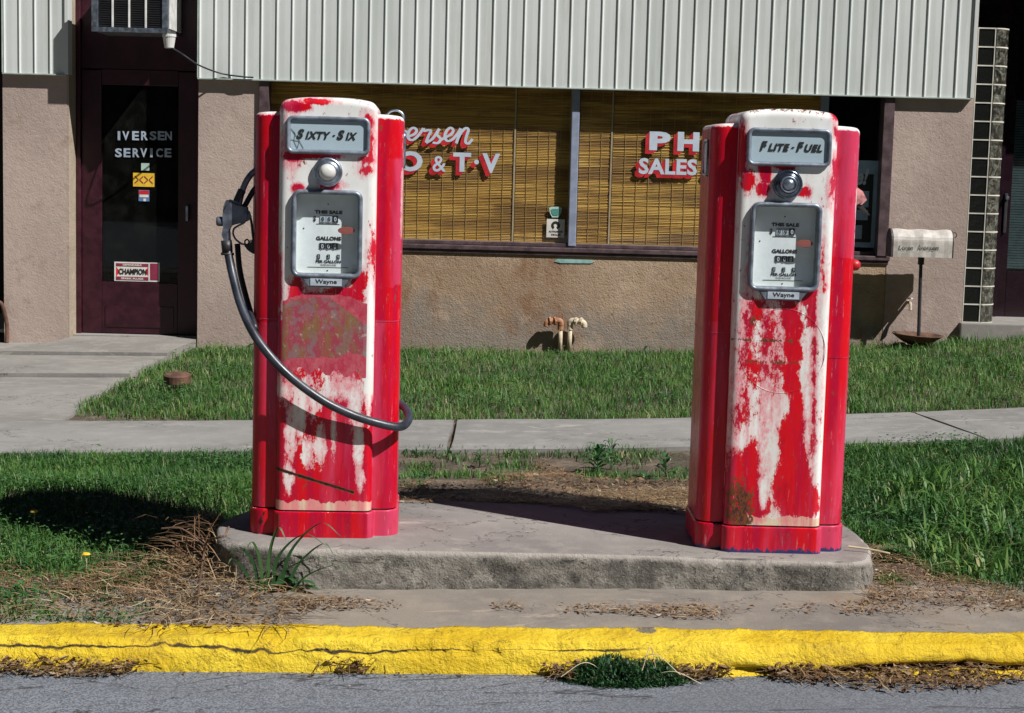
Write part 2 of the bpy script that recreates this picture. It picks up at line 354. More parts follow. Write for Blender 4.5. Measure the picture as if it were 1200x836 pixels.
# worn pump paints -------------------------------------------------
def pump_paint(name, kind):
    m = NT(name); m.loc = (0,0,0) if kind=='a' else (3.1,1.7,5.3); v = m.co(); p = xyz(m, v)
    warp = m.noise(24,8,.78,m.co((1,1,.55))); fine = m.noise(85,5,.75,m.co((1,1,.5))); streak = m.noise(16,5,.6,m.co((1.6,1.6,.10)))
    sp2 = m.noise(6,4,.6,m.co((1.6,1.6,.22)))
    # red layer: fresh, sun-faded pink and crimson
    red = m.mix(m.step(streak,.42,.60),(.60,.001,.010),(.43,.001,.030))
    red = m.mix(m.math('MULTIPLY',m.step(m.math('ADD',sp2,m.math('MULTIPLY',m.attr('fade'),.26)),.54,.78),.7), red,(.58,.06,.14))
    red = m.mix(m.step(m.noise(70,4,.7,m.co((3,3,.12))),.62,.72,0,.35), red,(.62,.20,.28))
    red = m.mix(m.step(m.noise(40,6,.75,m.co((2.2,2.2,.22))),.60,.70,0,.55), red,(.62,.33,.34)); red = m.mix(m.step(m.noise(13,6,.7,m.co((1,1,.35))),.55,.72,0,.6), red,(.33,.0,.016))
    white = m.mix(m.step(m.noise(9,5,.6,m.co((1,1,.5))),.35,.7),(.80,.815,.81),(.70,.705,.68))
    white = m.mix(m.step(m.noise(30,5,.7,m.co((2,2,.15))),.60,.75,0,.30), white,(.50,.44,.36))
    crm = m.step(m.math('ADD', m.attr('cream'), m.math('ADD', m.math('MULTIPLY',m.math('SUBTRACT',warp,.5),2.2), m.math('MULTIPLY',m.math('SUBTRACT',fine,.5),1.4))),-.06,.06)
    white = m.mix(crm, white,(.68,.60,.44))
    f = m.math('ADD', m.attr('red'), m.math('ADD', m.math('MULTIPLY',m.math('SUBTRACT',warp,.5),2.5), m.math('MULTIPLY',m.math('SUBTRACT',fine,.5),1.9)))
    k = m.math('MULTIPLY',m.math('MULTIPLY',m.step(f,-.12,.22),m.step(m.math('ADD',f,m.noise(60,5,.75,m.co((1.6,1.6,.25)))),.30,.55,.45,1.)),m.math('SUBTRACT',1.,crm))
    # thin half-worn film of red
    c = m.mix(m.math('MULTIPLY',m.math('MULTIPLY',m.step(f,-1.0,.0),m.step(streak,.34,.58)),.75), white,(.70,.13,.18)); c = m.mix(k, c, red)
    st = m.attr('stain'); s2 = m.math('ADD', st, m.math('MULTIPLY',m.math('SUBTRACT',warp,.5),.35))
    brown = m.mix(m.step(m.noise(17,5,.7,m.co((1.3,1,.6))),.42,.58),(.20,.13,.055),(.30,.05,.085)); brown = m.mix(m.step(m.noise(27,6,.75,m.co((1,1,.7))),.50,.62,0,.85),brown,(.20,.155,.165)); brown = m.mix(m.step(m.noise(45,5,.7,v),.60,.68,0,.7),brown,(.45,.36,.33))
    c = m.mix(m.math('MULTIPLY',m.step(s2,.45,.55),.92), c, brown)
    fl = m.attr('film'); c = m.mix(m.math('MULTIPLY',m.step(fl,.45,.55),m.step(s2,.55,.45)), c, m.mix(m.step(warp,.36,.66),(.42,.035,.07),(.50,.12,.15)))
    rs = m.math('ADD', m.attr('rust'), m.math('ADD',m.math('MULTIPLY',m.math('SUBTRACT',fine,.5),2.2), m.math('MULTIPLY',m.math('SUBTRACT',warp,.5),2.0)))
    c = m.mix(m.step(rs,.35,.5), c, m.mix(m.step(fine,.4,.6),(.035,.02,.02),(.20,.06,.02)))
    c = m.mix(m.step(rs,1.0,1.25), c,(.012,.008,.008))
    chips = m.vor(26,v,'F1'); c = m.mix(m.step(chips,.05,.03,0,.8), c,(.06,.03,.025))
    bl = m.math('ADD', m.attr('blue'), m.math('ADD', m.math('MULTIPLY',m.math('SUBTRACT',warp,.5),2.4), m.math('MULTIPLY',m.math('SUBTRACT',fine,.5),1.4)))
    c = m.mix(m.step(bl,.5,.62), c,(.03,.035,.13))
    m.col(c); m.rough(m.step(warp,.3,.7,.28,.46)); m.b.inputs['Coat Weight'].default_value=.12; m.b.inputs['Specular IOR Level'].default_value=.35; m.b.inputs['Coat Roughness'].default_value=.2
    h = m.math('ADD', m.math('MULTIPLY',k,.5), m.math('MULTIPLY',m.noise(3.5,3,.5,v),3.0)); m.bump(h,.18,.006)
    return m.m
pump_paint('pump_paint','a'); pump_paint('pump_paint_b','b')
simple('twig',(.13,.075,.05),.8,var=.4,bump=.4)
simple('dull_metal_grey',(.17,.19,.24),.42,.6,var=.35,sc=30); simple('holder_paint',(.50,.24,.24),.5,var=.4,sc=30)
# plants: colour by per-blade value
def blades(name, cols, tr=.25):
    m = NT(name); r = m.n('ShaderNodeValToRGB'); e = r.color_ramp.elements
    for i,(p,c) in enumerate(cols):
        el = e[i] if i<2 else e.new(p)
        el.position = p; el.color = (*c,1)
    m.L(m.attr('tint'), r.inputs[0]); m.col(r.outputs[0]); m.rough(.5)
    m.b.inputs['Specular IOR Level'].default_value=.35
    tb = m.t.nodes.new('ShaderNodeBsdfTranslucent'); m.L(r.outputs[0],tb.inputs[0]); mx = m.t.nodes.new('ShaderNodeMixShader'); mx.inputs[0].default_value=tr
    m.L(m.b.outputs[0],mx.inputs[1]); m.L(tb.outputs[0],mx.inputs[2]); m.L(mx.outputs[0],m.out.inputs[0]); return m.m
blades('grass_blades',[(0,(.020,.062,.018)),(.45,(.038,.122,.022)),(.80,(.115,.235,.045)),(.92,(.24,.27,.11)),(1,(.42,.36,.20))])
blades('straw_blades',[(0,(.10,.055,.03)),(.35,(.22,.13,.07)),(.7,(.38,.27,.15)),(1,(.55,.45,.29))],.1)
blades('litter_leaves',[(0,(.06,.035,.02)),(.4,(.19,.11,.06)),(.75,(.33,.23,.14)),(1,(.55,.48,.38))],.1)
blades('weed_leaves',[(0,(.015,.055,.022)),(.5,(.035,.11,.035)),(1,(.09,.20,.06))])
# ================================================================== SETTING
ISL_Z = .115
KY = float(atz(600,736,0).y)          # back edge of the kerb
def grid_sheet(name, xs, ys, zf, mat, **k):
    X,Y = np.meshgrid(xs,ys); Z = zf(X,Y); n,mx = X.shape
    V = np.stack([X.ravel(),Y.ravel(),Z.ravel()],1); i = np.arange((n-1)*(mx-1)); r_,c_ = i//(mx-1), i%(mx-1); a = r_*mx+c_
    Fq = np.stack([a,a+1,a+mx+1,a+mx],1)
    return np_mesh(name, V, Fq, mat, **k)
def np_mesh(name, V, Fq, mat, parent=None, smooth=True, attrs=None, **k):
    me = bpy.data.meshes.new(name); nf,nv = Fq.shape
    me.vertices.add(len(V)); me.vertices.foreach_set('co', np.ascontiguousarray(V,dtype=np.float32).ravel())
    me.loops.add(nf*nv); me.loops.foreach_set('vertex_index', Fq.astype(np.int32).ravel())
    me.polygons.add(nf); me.polygons.foreach_set('loop_start', np.arange(0,nf*nv,nv,dtype=np.int32))
    me.update(calc_edges=True)
    for an,av in (attrs or {}).items():
        a = me.attributes.new(an,'FLOAT','POINT'); a.data.foreach_set('value', np.asarray(av,dtype=np.float32))
    return finish(name, me, mat, parent, smooth, **k)
def vnoise(x, y, s, seed=0):          # cheap value noise, 0..1
    x = np.asarray(x)*s; y = np.asarray(y)*s; i = np.floor(x).astype(int); j = np.floor(y).astype(int); fx,fy = x-i, y-j
    fx = fx*fx*(3-2*fx); fy = fy*fy*(3-2*fy)
    def h(a,b): 
        q = np.sin(a*127.1+b*311.7+seed*74.7)*43758.5453; return q-np.floor(q)
    return (h(i,j)*(1-fx)+h(i+1,j)*fx)*(1-fy)+(h(i,j+1)*(1-fx)+h(i+1,j+1)*fx)*fy
def fbm(x, y, s, o=4, seed=0):
    t = 0; a = .5; n = 0
    for k in range(o): t = t+a*vnoise(x,y,s*2**k,seed+k); n += a; a *= .55
    return t/n
far = [8,12,20,40,80,160,400]
xs = np.array([-q for q in far[::-1]]+list(np.arange(-5,5.01,.04))+far)
ys = np.array(list(np.arange(KY-.02,9,.035))+list(np.arange(9,14.4,.1))+[16,20,30,60,120,250,400])
grid_sheet('ground', xs, ys, lambda X,Y: terr(X,Y)-.022+.014*(fbm(X,Y,7,4)-.5)*(np.abs(X)<5), MT['soil'], kind='structure')
STZ = -.095
def street_z(X,Y): return STZ+.018*np.clip(X,-7,7)+.004*(fbm(X,Y,5,4,3)-.5)*(np.abs(X)<5)
grid_sheet('street', xs, np.array([-400,-150,-60,-20,-5,0,2,3.5]+list(np.arange(4.2,KY+.0,.03))), street_z, MT['asphalt'], kind='structure')

# ---- kerb of three poured lengths
kerb = empty('kerb', (0,0,0), kind='structure')
prof = [(0,-.2),(0,.0)]+[(-.012*k,.0-.0006*k) for k in range(1,11)]+[(-.125,-.010),(-.136,-.020),(-.145,-.034),(-.150,-.046),(-.153,-.056),(-.156,-.066),(-.159,-.076),(-.162,-.086),(-.165,-.100),(-.168,-.16)]
prof = np.array(prof); arc = np.r_[0,np.cumsum(np.hypot(*np.diff(prof,axis=0).T))]-.2
def kerb_piece(x0,x1):
    X = np.linspace(x0,x1,int((x1-x0)/.012)); n = len(X); P = len(prof)
    xx = np.repeat(X,P).reshape(n,P); yy = KY+prof[:,0][None,:]+0*xx; zz = prof[:,1][None,:]+.018*np.clip(xx,-7,7); A = arc[None,:]+0*xx
    nrm_y = np.where(A<.115,0,-1.)*np.ones_like(xx); nrm_z = np.where(A<.15,1.,.0)
    d = .020*(fbm(xx*1.0,A*1.5,7,6,9)-.5)+.008*(fbm(xx,A,60,3,4)-.5)
    crack = .150+.045*(fbm(xx,xx*0,3,5,2)-.5)+.008*(vnoise(xx,xx*0,40,5)-.5)
    on = np.clip((.45-xx)/.1,0,1)*np.clip(fbm(xx,xx*0,1.3,4,8)*2.2-.45,.35,1)
    g = np.exp(-((A-crack)/.005)**2)*on
    # broken foot at the right where the face is undercut
    und = np.exp(-((A-(.200+.05*(fbm(xx,xx*0,2.2,5,6)-.5)))/(.006+.016*fbm(xx,xx*0,5,3,16)))**2)*np.clip((xx-.62)/.15,0,1)*np.clip((1.75-xx)/.3,0,1)
    d = d-.016*g-.05*und
    # settle bulge where lengths meet
    e = np.exp(-np.minimum(xx-x0,x1-xx)/.006); d = d-.002*e
    yy = yy+nrm_y*d; zz = zz+nrm_z*d*.8
    wear = .15*g+.2*und+.1*e+.30*np.clip((A-.235)/.03,0,1)+.10*np.exp(-((A-.13)/.02)**2)
    wear = wear+.55*np.exp(-((xx-.42)/.06)**2)*np.exp(-((A-.02)/.05)**2)
    V = np.stack([xx.ravel(),yy.ravel(),zz.ravel()],1); i = np.arange((n-1)*(P-1)); r_,c_ = i//(P-1), i%(P-1); a = r_*P+c_
    np_mesh('kerb_stone', V, np.stack([a,a+1,a+P+1,a+P],1), MT['yellow_kerb_paint'], parent=kerb, attrs={'wear':wear.ravel(),'crack':und.ravel(),'crackd':((A-crack)/(.0008+.0085*np.clip(fbm(xx,A*0,5,5,77)*1.8-.5,0,1))).ravel(),'con':np.clip(on*1.3,0,1).ravel(),'low':np.clip((A-.20)/.05,0,1.).ravel()*.5})
jx = [-6.5,-1.02,.155,1.52,6.5]
for a,b in zip(jx,jx[1:]): kerb_piece(a,b)

# ---- slabs of concrete that follow the ground
def slab(name, poly, mat, parent, th=.07, dz=0., step=.22, wob=.0035, ins=.005, seed=0):
    c = sum((Vector(p) for p in poly), Vector((0,0)))/len(poly)
    bm = B(); vs = [bm.verts.new((*(Vector(p)+(c-Vector(p)).normalized()*ins),0)) for p in poly]; bm.faces.new(vs)
    for ax in (0,1):
        lo = min(p[ax] for p in poly); hi = max(p[ax] for p in poly); k = math.floor(lo/step)+1
        while k*step < hi:
            co = [0,0,0]; co[ax] = k*step; no = [0,0,0]; no[ax] = 1
            bmesh.ops.bisect_plane(bm, geom=bm.verts[:]+bm.edges[:]+bm.faces[:], plane_co=co, plane_no=no); k += 1
    edge = {v for e in bm.edges if e.is_boundary for v in e.verts}
    for v in bm.verts:
        if v in edge: v.co.x += (vnoise(v.co.x,v.co.y,9,seed)-.5)*.02; v.co.y += (vnoise(v.co.x,v.co.y,9,seed+5)-.5)*.02
        v.co.z = float(terr(v.co.x,v.co.y))+dz+wob*(float(vnoise(v.co.x,v.co.y,2.3,seed))-.5)-(.003 if v in edge else 0)
    r = bmesh.ops.extrude_face_region(bm, geom=bm.faces[:])
    low = [q for q in r['geom'] if isinstance(q,bmesh.types.BMVert)]
    for v in low: v.co.z -= th
    return ob(name, bm, mat, parent)
yn = float(att(600,526).y); yf = float(att(600,491).y)
sw = empty('sidewalk',(0,0,0),kind='structure')
sj = [-7.2,-4.9,-2.95,-1.05,-.30,1.03,2.33,4.2,6.5]
for i,(a,b) in enumerate(zip(sj,sj[1:])):
    sk = .12 if i in (5,6) else 0; sk0 = .12 if i in (6,7) else 0
    slab('sidewalk_slab',[(a+.006,yn),(b-.006,yn),(b-.006-sk,yf),(a+.006-sk0,yf)],MT['sidewalk_concrete'],sw,seed=i)
YW = 13.3
wk = empty('front_walk',(0,0,0),kind='structure')
def X2(u,v): p = att(u,v); return (p.x,p.y)
L0 = -7.2
q1 = X2(75,402); q2 = X2(0,436)
pa = X2(232,404); pb = X2(196,420); pc = X2(86,486); pd = X2(128,455)
y418 = X2(150,420)[1]; y445 = X2(60,441)[1]
slab('walk_slab',[(-4.9,yf+.012),(pc[0],yf+.012),pd,(X2(150,443)[0],y445),(-4.9,y445)],MT['walk_concrete'],wk,seed=11,dz=-.004)
slab('walk_slab',[(q2[0]-.1,y445+.01),(X2(150,443)[0],y445+.01),(pb[0],y418),(q1[0]-.35,y418)],MT['walk_concrete'],wk,seed=12,dz=.02)
slab('walk_slab',[(q1[0]-.33,y418+.01),(pb[0],y418+.01),pa,(pa[0],YW+.245),(q1[0]+.02,YW+.245),(q1[0]+.02,YW-.2)],MT['walk_concrete'],wk,seed=13,dz=.045)
slab('walk_slab',[(-7.2,y445+.01),(q2[0]-.14,y445+.01),(q1[0]-.02,YW-.21),(q1[0]-.02,YW+.05),(-7.2,YW+.05)],MT['walk_concrete'],wk,seed=14)
ap = empty('apron',(0,0,0),kind='structure')
ya = KY+.004; yb = float(atz(600,688,0).y)+.12
aj = [-6.5,-3.3,3.4,6.5]
for i,(a,b) in enumerate(zip(aj,aj[1:])):
    slab('apron_slab',[(a+.003,ya),(b-.003,ya),(b-.003,yb),(a+.003,yb)],MT['apron_concrete'],ap,seed=21+i,dz=-.004)

# ---- the raised pump island
def spline2(pts, n): return [(p.x,p.y) for p in cat([(a,b,0) for a,b in pts], n)]
def Z2(u,v): p = atz(u,v,ISL_Z); return (p.x,p.y)
front = [Z2(u,v) for u,v in ((250,614),(249,623),(262,633),(300,640),(360,644),(500,647),(700,651),(880,657),(970,660),(1013,659),(1025,651),(1020,634))]
yk = atz(600,590,ISL_Z).y+.02
out = front+[(front[-1][0]-.05,yk-.1),(front[-1][0]-.2,yk),(0,yk+.02),(front[0][0]+.35,yk),(front[0][0]+.08,yk-.2)]
def resample(pts, d):
    P = [Vector((a,b,0)) for a,b in pts]+[Vector((*pts[0],0))]; C2 = cat(P,14)[:-1]; C2.append(C2[0])
    L = [0]
    for a,b in zip(C2,C2[1:]): L.append(L[-1]+(b-a).length)
    n = int(L[-1]/d); o = []; j = 0
    for k in range(n):
        s = L[-1]*k/n
        while L[j+1] < s: j += 1
        o.append(C2[j].lerp(C2[j+1],(s-L[j])/max(L[j+1]-L[j],1e-9)))
    return o
OL = resample(out,.012); nO = len(OL)
isl = empty('pump_island',(0,0,0),label='low grey concrete island with rounded ends carrying both fuel pumps',cat='pump island')
def onrm(i):
    t = (OL[(i+2)%nO]-OL[i-2]).normalized(); return Vector((t.y,-t.x,0))
sgn = 1
if onrm(nO//5).y > 0: sgn = -1
NR = [onrm(i)*sgn for i in range(nO)]
def isl_ring(ins, z, amp, chip=0.):
    o = []
    for i,p in enumerate(OL):
        s = i*.012
        d = amp*(float(fbm(s,z*1.,11,5,3))-.5)*2+amp*.6*(float(fbm(s,z,48,3,7))-.5)
        c = chip*max(0,float(fbm(s,z*0,9,4,12))-.52)*4
        o.append(p+NR[i]*(-ins+d-c)+Vector((0,0,z-c*.5)))
    return o
bm = B(); rows = [(0,-.16,.004,0)]+[(.0+.010*(z+.04)/.14,z,.014,0) for z in np.arange(-.06,.095,.0095)]
rows += [(.013,.100,.006,.006),(.017,.107,.004,.012),(.024,.1125,.003,.012)]
loft(bm,[isl_ring(*r) for r in rows]); ob('island_side',bm,MT['island_side_concrete'],isl,smooth=True)
bm = B(); loft(bm,[isl_ring(.024,.1125,.003,.012),isl_ring(.034,.1147,.001,.004),isl_ring(.05,.115,0,0)],cap1=True); ob('island_top',bm,MT['island_top_concrete'],isl)

# ================================================================== BUILDING
AWY = YW-.036; YG = YW+.095; YB = YW+.118; YD = YW+.245
def wx(u, v=300, Y=YW): return float(at(u,v,Y).x)
def wz(u, v, Y=YW): return float(at(u,v,Y).z)
bld = empty('service_building',(0,YW,0),label='tan stucco service station with pale ribbed metal fascia across its whole front',cat='building')
def bo(name, x0,x1,y0,y1,z0,z1, mat, par=None, bev=0., **k):
    bm = B(); box(bm,x0,x1,y0,y1,z0,z1,bev); o = ob(name,bm,mat,None,**k)
    if par is False: return o
    par = par or bld; o.parent = par
    o.matrix_parent_inverse = Matrix.Translation(-W(par)); OWN.add(o.name); return o
OWN = set()
def W(o):
    t = Vector((0,0,0))
    while o is not None:
        t = t+o.location
        if o.name in OWN: return t
        o = o.parent
    return t
def own(o, par=None):                 # parent a mesh that was modelled in world coordinates
    par = par or bld; o.parent = par; o.matrix_parent_inverse = Matrix.Translation(-W(par)); OWN.add(o.name); return o
ZB = -.3; ZA = wz(600,101,AWY); ZT = 3.15
xA0, xA1 = wx(4,240), wx(79,240); xD1 = wx(232,240); xW0 = wx(303,200); xW1 = wx(1040,290); xC1 = wx(1134,250)
zS = wz(600,289)
TH = .25
bo('wall',xA0,xA1,YW,YW+TH,ZB,ZT,MT['stucco'])
bo('wall',xD1,xW0,YW,YW+TH,ZB,ZT,MT['stucco'])
bo('wall',xW0+.002,xW1-.002,YW+.004,YW+TH,ZB,zS-.037,MT['stained_stucco'])
bo('wall',xW1,xC1,YW,YW+TH,ZB,ZT,MT['stucco'])
bo('wall',xW0+.002,xW1-.002,YW+.004,YW+TH,ZA+.05,ZT,MT['stucco'])
bo('door_reveal',xA1+.001,xA1+.012,YW+.003,YD+.01,ZB,ZT-.01,MT['stucco_reveal'])
# the rest of the shell: dark room behind the glass, side walls, roof
XR = xC1+3.4
bo('back_wall',-9,XR,YW+6,YW+6.2,ZB,ZT,MT['stucco']); bo('side_wall',-9.2,-9,YW,YW+6.2,ZB,ZT,MT['stucco']); bo('side_wall',XR,XR+.2,YW,YW+6.2,ZB,ZT,MT['stucco'])
bo('roof',-9.1,XR+.1,YW+.01,YW+6.1,ZT+.003,ZT+.15,MT['trim_green'])
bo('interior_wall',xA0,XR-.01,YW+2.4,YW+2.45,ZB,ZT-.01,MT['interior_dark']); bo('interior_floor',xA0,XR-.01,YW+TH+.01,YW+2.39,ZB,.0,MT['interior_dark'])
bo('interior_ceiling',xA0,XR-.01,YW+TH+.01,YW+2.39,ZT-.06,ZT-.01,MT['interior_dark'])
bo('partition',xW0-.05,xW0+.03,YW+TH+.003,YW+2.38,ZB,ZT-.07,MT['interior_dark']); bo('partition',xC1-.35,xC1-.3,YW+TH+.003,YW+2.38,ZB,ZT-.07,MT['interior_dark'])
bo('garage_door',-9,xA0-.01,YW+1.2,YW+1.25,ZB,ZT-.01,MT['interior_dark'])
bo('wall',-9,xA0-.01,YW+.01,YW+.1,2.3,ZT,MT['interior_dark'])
# fascia: ribbed panels, each its own piece
PW = .1195
bm = B(); h = ZT+.08-ZA
pr = [(0,0),(.003,-.010),(.008,-.011),(.017,-.001),(.025,.0),(PW*.55,-.0015),(PW,.0)]
lo = [bm.verts.new((a,b,0)) for a,b in pr]; hi = [bm.verts.new((a,b,h)) for a,b in pr]
bk = [(PW,.012),(0,.012)]
lo += [bm.verts.new((a,b,0)) for a,b in bk]; hi += [bm.verts.new((a,b,h)) for a,b in bk]
n = len(lo)
for k in range(n): bm.faces.new((lo[k],lo[(k+1)%n],hi[(k+1)%n],hi[k]))
bm.faces.new(lo); bm.faces.new(hi)
panel_me = bpy.data.meshes.new('fascia_panel'); bmesh.ops.recalc_face_normals(bm,faces=bm.faces[:]); bm.to_mesh(panel_me); bm.free(); panel_me.materials.append(MT['siding_enamel'])
def fascia(x0, x1):
    o = empty('metal_fascia',(x0,AWY-YW,ZA)); o.parent = bld
    n = max(1,round((x1-x0)/PW)); sc = (x1-x0)/(n*PW)
    for i in range(n):
        p = link(bpy.data.objects.new('fascia_panel',panel_me)); p.parent = o; p.location = (i*PW*sc,.001*random.random(),.0); p.scale.x = sc*.998
        p.rotation_euler.x = random.uniform(-.0012,.0012)
    bo('bottom_trim',x0-.008,x1+.008,AWY-.016,AWY+.03,ZA-.012,ZA-.001,MT['trim_green'],o,.003)
    bo('end_trim',x0-.010,x0-.002,AWY-.018,AWY+.1,ZA,ZT+.08,MT['trim_green'],o,.002)
    bo('end_trim',x1+.002,x1+.030,AWY-.018,AWY+.1,ZA,ZT+.08,MT['siding_enamel'],o,.002)
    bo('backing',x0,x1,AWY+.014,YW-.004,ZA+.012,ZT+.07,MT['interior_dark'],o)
fascia(wx(4,60,AWY),wx(76,60,AWY)); fascia(wx(233,60,AWY),wx(1139,60,AWY))

# ---- show window
win = empty('shop_window',(xW0,.0,zS)); win.parent = bld
bo('window_sill',xW0-.06,xW1+.02,YW-.022,YW+.2,zS-.035,zS+.0,MT['brown_frame'],win,.006)
bo('window_sill',xW0-.05,xW1+.012,YW-.010,YW+.002,zS-.064,zS-.037,MT['brown_frame'],win,.006)
bo('frame',xW0+.003,xW0+.075,YW-.03,YW+.14,zS+.001,ZA+.04,MT['brown_frame'],win,.004)
bo('frame',xW1-.085,xW1-.003,YW-.03,YW+.14,zS+.001,ZA+.04,MT['brown_frame'],win,.004)
bo('frame',xW0+.077,xW1-.087,YW+.05,YW+.14,zS+.002,zS+.03,MT['brown_frame'],win,.004)
mu0, mu1 = wx(668,200,YG), wx(677,200,YG)
mull = bo('mullion',mu0,mu1,YW+.035,YW+.11,zS+.012,ZA+.045,MT['mullion_paint'],win,.006)
xm2 = wx(958,200,YG); bo('mullion',xm2,xm2+.06,YW+.055,YW+.11,zS+.012,ZA+.045,MT['mullion_paint'],win,.006)
pane1 = bo('pane',xW0+.07,mu0+.01,YG,YG+.005,zS+.02,ZA+.045,MT['pane_glass'],win)
pane2 = bo('pane',mu1-.01,xm2+.01,YG,YG+.005,zS+.02,ZA+.045,MT['pane_glass'],win)
pane3 = bo('pane',xm2+.05,xW1-.08,YG,YG+.005,zS+.02,ZA+.045,MT['pane_glass'],win)
# teal paint patch and crack plate under the sill
bm = B(); p0 = at(650,303.5,YW); p1 = at(697,309.5,YW)
poly_plate(bm,[(p0.x,p1.z+.01),(p0.x+.05,p1.z),(p1.x-.03,p1.z+.004),(p1.x,p0.z-.014),(p1.x-.05,p0.z-.002),(p0.x+.02,p0.z)],.004,0,y=YW+.0)
own(ob('teal_patch',bm,MT['teal_paint']))
# blinds: four matchstick blinds behind the glass
def blind(u0,u1,label):
    x0,x1 = wx(u0,230,YB), wx(u1,230,YB); z0 = zS+.035; z1 = ZA+.03; b = empty('bamboo_blind',((x0+x1)/2,YB,z1),label=label,cat='blind',group='bamboo blinds in the shop window')
    bm = B(); z = z0; k = 0
    while z < z1-.01:
        hgt = .0115*random.uniform(.8,1.1); y = YB+random.uniform(-.002,.002); s = random.uniform(-.0015,.0015)
        for (za,ya,zb,yb_) in ((z,y,z+hgt*.5,y-.0035),(z+hgt*.5,y-.0035,z+hgt,y)):
            bm.faces.new([bm.verts.new(q) for q in ((x0,ya,za+s),(x1,ya,za-s),(x1,yb_,zb-s),(x0,yb_,zb+s))])
        z += hgt+.0012; k += 1
    me = bpy.data.meshes.new('slats'); bm.to_mesh(me); bm.free(); own(finish('slats',me,MT['matchstick_bamboo'],kind='stuff'),b)
    bm = B(); n = max(2,round((x1-x0)/.095))
    for i in range(1,n):
        x = x0+(x1-x0)*i/n; box(bm,x-.0014,x+.0014,YB-.0075,YB-.0045,z0,z1)
    own(ob('cord',bm,MT['blind_cord'],kind='stuff'),b)
    bo('edge_tape',x1-.014,x1-.001,YB-.010,YB-.006,z0,z1,MT['blind_edge'],b); bo('bottom_rail',x0,x1,YB-.012,YB+.004,z0-.02,z0-.001,MT['blind_edge'],b)
blind(306,603,'widest bamboo blind in the shop window, partly behind the left pump'); blind(603.6,668,'narrow bamboo blind just left of the bright window mullion')
blind(677,716,'narrowest bamboo blind just right of the bright window mullion'); blind(716.6,958,'bamboo blind behind the PHILCO lettering, partly behind the right pump')
# painted lettering on the panes, white with a red drop shade
def lettered(name, draw, par, dx=-.0075, dz=-.007, n=5):
    for i in range(n):
        pass
    bm = B()
    for i in range(1,n+1): draw(bm, dx*i/ n*4, dz*i/n*4, YG-.0012-.0003*(n-i))
    own(ob(name+'_shade',bm,MT['letter_red']),par)
    bm = B(); draw(bm,0,0,YG-.004); own(ob(name,bm,MT['letter_white']),par)
def T(s,u0,v0,u1,v1,**k):             # v0 top, v1 bottom
    uc = (u0+u1)/2; vc=(v0+v1)/2
    def d(bm,dx,dz,y):
        add_text(bm,s,wx(u0,vc,YG)+dx,wx(u1,vc,YG)+dx,wz(uc,v1,YG)+dz,wz(uc,v0,YG)+dz,y,**k)
    return d
for a in (('RADIO',384,176,495.5,200,.035),('&',507,183,523,201.5,.01),('T',531,179,552,201.5,.04),('V',565,180,586,203,.04)): lettered('lettering',T(*a[:5],off=a[5]),pane1)
def dot(bm,dx,dz,y):
    c = at(558.5,190,YG); bm.faces.new([bm.verts.new((c.x+dx+.019*math.cos(a),y,c.z+dz+.019*math.sin(a))) for a in np.linspace(0,2*math.pi,17)[:-1]])
lettered('dot_mark',dot,pane1)
scr = [[(60,262),(85,225),(120,212),(96,270),(78,335),(52,350),(38,330)],[(118,258),(140,250),(150,290),(160,334),(186,300),(205,262),(222,272)],
 [(208,300),(240,298),(275,283),(290,258),(268,240),(240,258),(228,295),(240,322),(270,322),(305,290),(338,243)],
 [(338,243),(345,262),(372,256),(390,262),(372,300),(356,345)],[(356,345),(400,318),(450,246)],[(450,246),(432,285),(458,318),(440,346),(402,344)],
 [(452,330),(490,308),(532,285),(548,258),(526,240),(498,266),(488,306),(506,332),(540,322),(575,285),(600,244)],[(600,244),(588,290),(568,350)],[(578,318),(605,270),(636,242),(654,256),(640,300),(634,340),(655,350),(682,318)]]
def script(bm,dx,dz,y):
    for st in scr:
        pts = cat([(*[wx(440+a/6,110+b/6,YG)+dx],0,wz(440+a/6,110+b/6,YG)+dz) for a,b in st],5)
        r = .0105; L = []
        for i,p in enumerate(pts):
            t = (pts[min(i+1,len(pts)-1)]-pts[max(0,i-1)]).normalized(); nn = Vector((-t.z,0,t.x)); k = r*(.75+.35*abs(t.z))
            L.append((bm.verts.new((p.x+nn.x*k,y,p.z+nn.z*k)),bm.verts.new((p.x-nn.x*k,y,p.z-nn.z*k))))
            y -= .00001
        for (a,b),(c,d) in zip(L,L[1:]): bm.faces.new((a,b,d,c))
lettered('script_lettering',script,pane1)
for a in (('P',761,154.5,786,176.5,.05),('H',794,155,819.5,177.5,.05),('I',828,156,834,178.5,.05),('LCO',843,157,920,180.5,.05),('SALES',748.5,186,817,205,.035),('&',828,188,842,207,.02),('SERVICE',850,189,950,210,.035)): lettered('lettering',T(*a[:5],off=a[5],space=1.06),pane2)
# window stickers
def card(name, u0,v0,u1,v1,Y, mat, **k):
    a = at(u0,(v0+v1)/2,Y).x; b = at(u1,(v0+v1)/2,Y).x; c = at((u0+u1)/2,v1,Y).z; d = at((u0+u1)/2,v0,Y).z
    bm = B(); box(bm,a,b,Y-.0015,Y,c,d); o = ob(name,bm,mat,None,**k); return o
def ctext(par, s,u0,v0,u1,v1,Y,mat,**k):
    a = at(u0,(v0+v1)/2,Y).x; b = at(u1,(v0+v1)/2,Y).x; c = at((u0+u1)/2,v1,Y).z; d = at((u0+u1)/2,v0,Y).z
    bm = B(); add_text(bm,s,a,b,c,d,Y-.003,**k); o = ob('lettering',bm,mat); own(o,par); return o
YS = YG-.001
s1 = card('window_sticker',640.5,257,661.5,278.5,YS,MT['paper_white'],label='square white sticker with dark round emblem, low beside the mullion',cat='sticker')
bm = B(); c0 = at(651,264.5,YS)
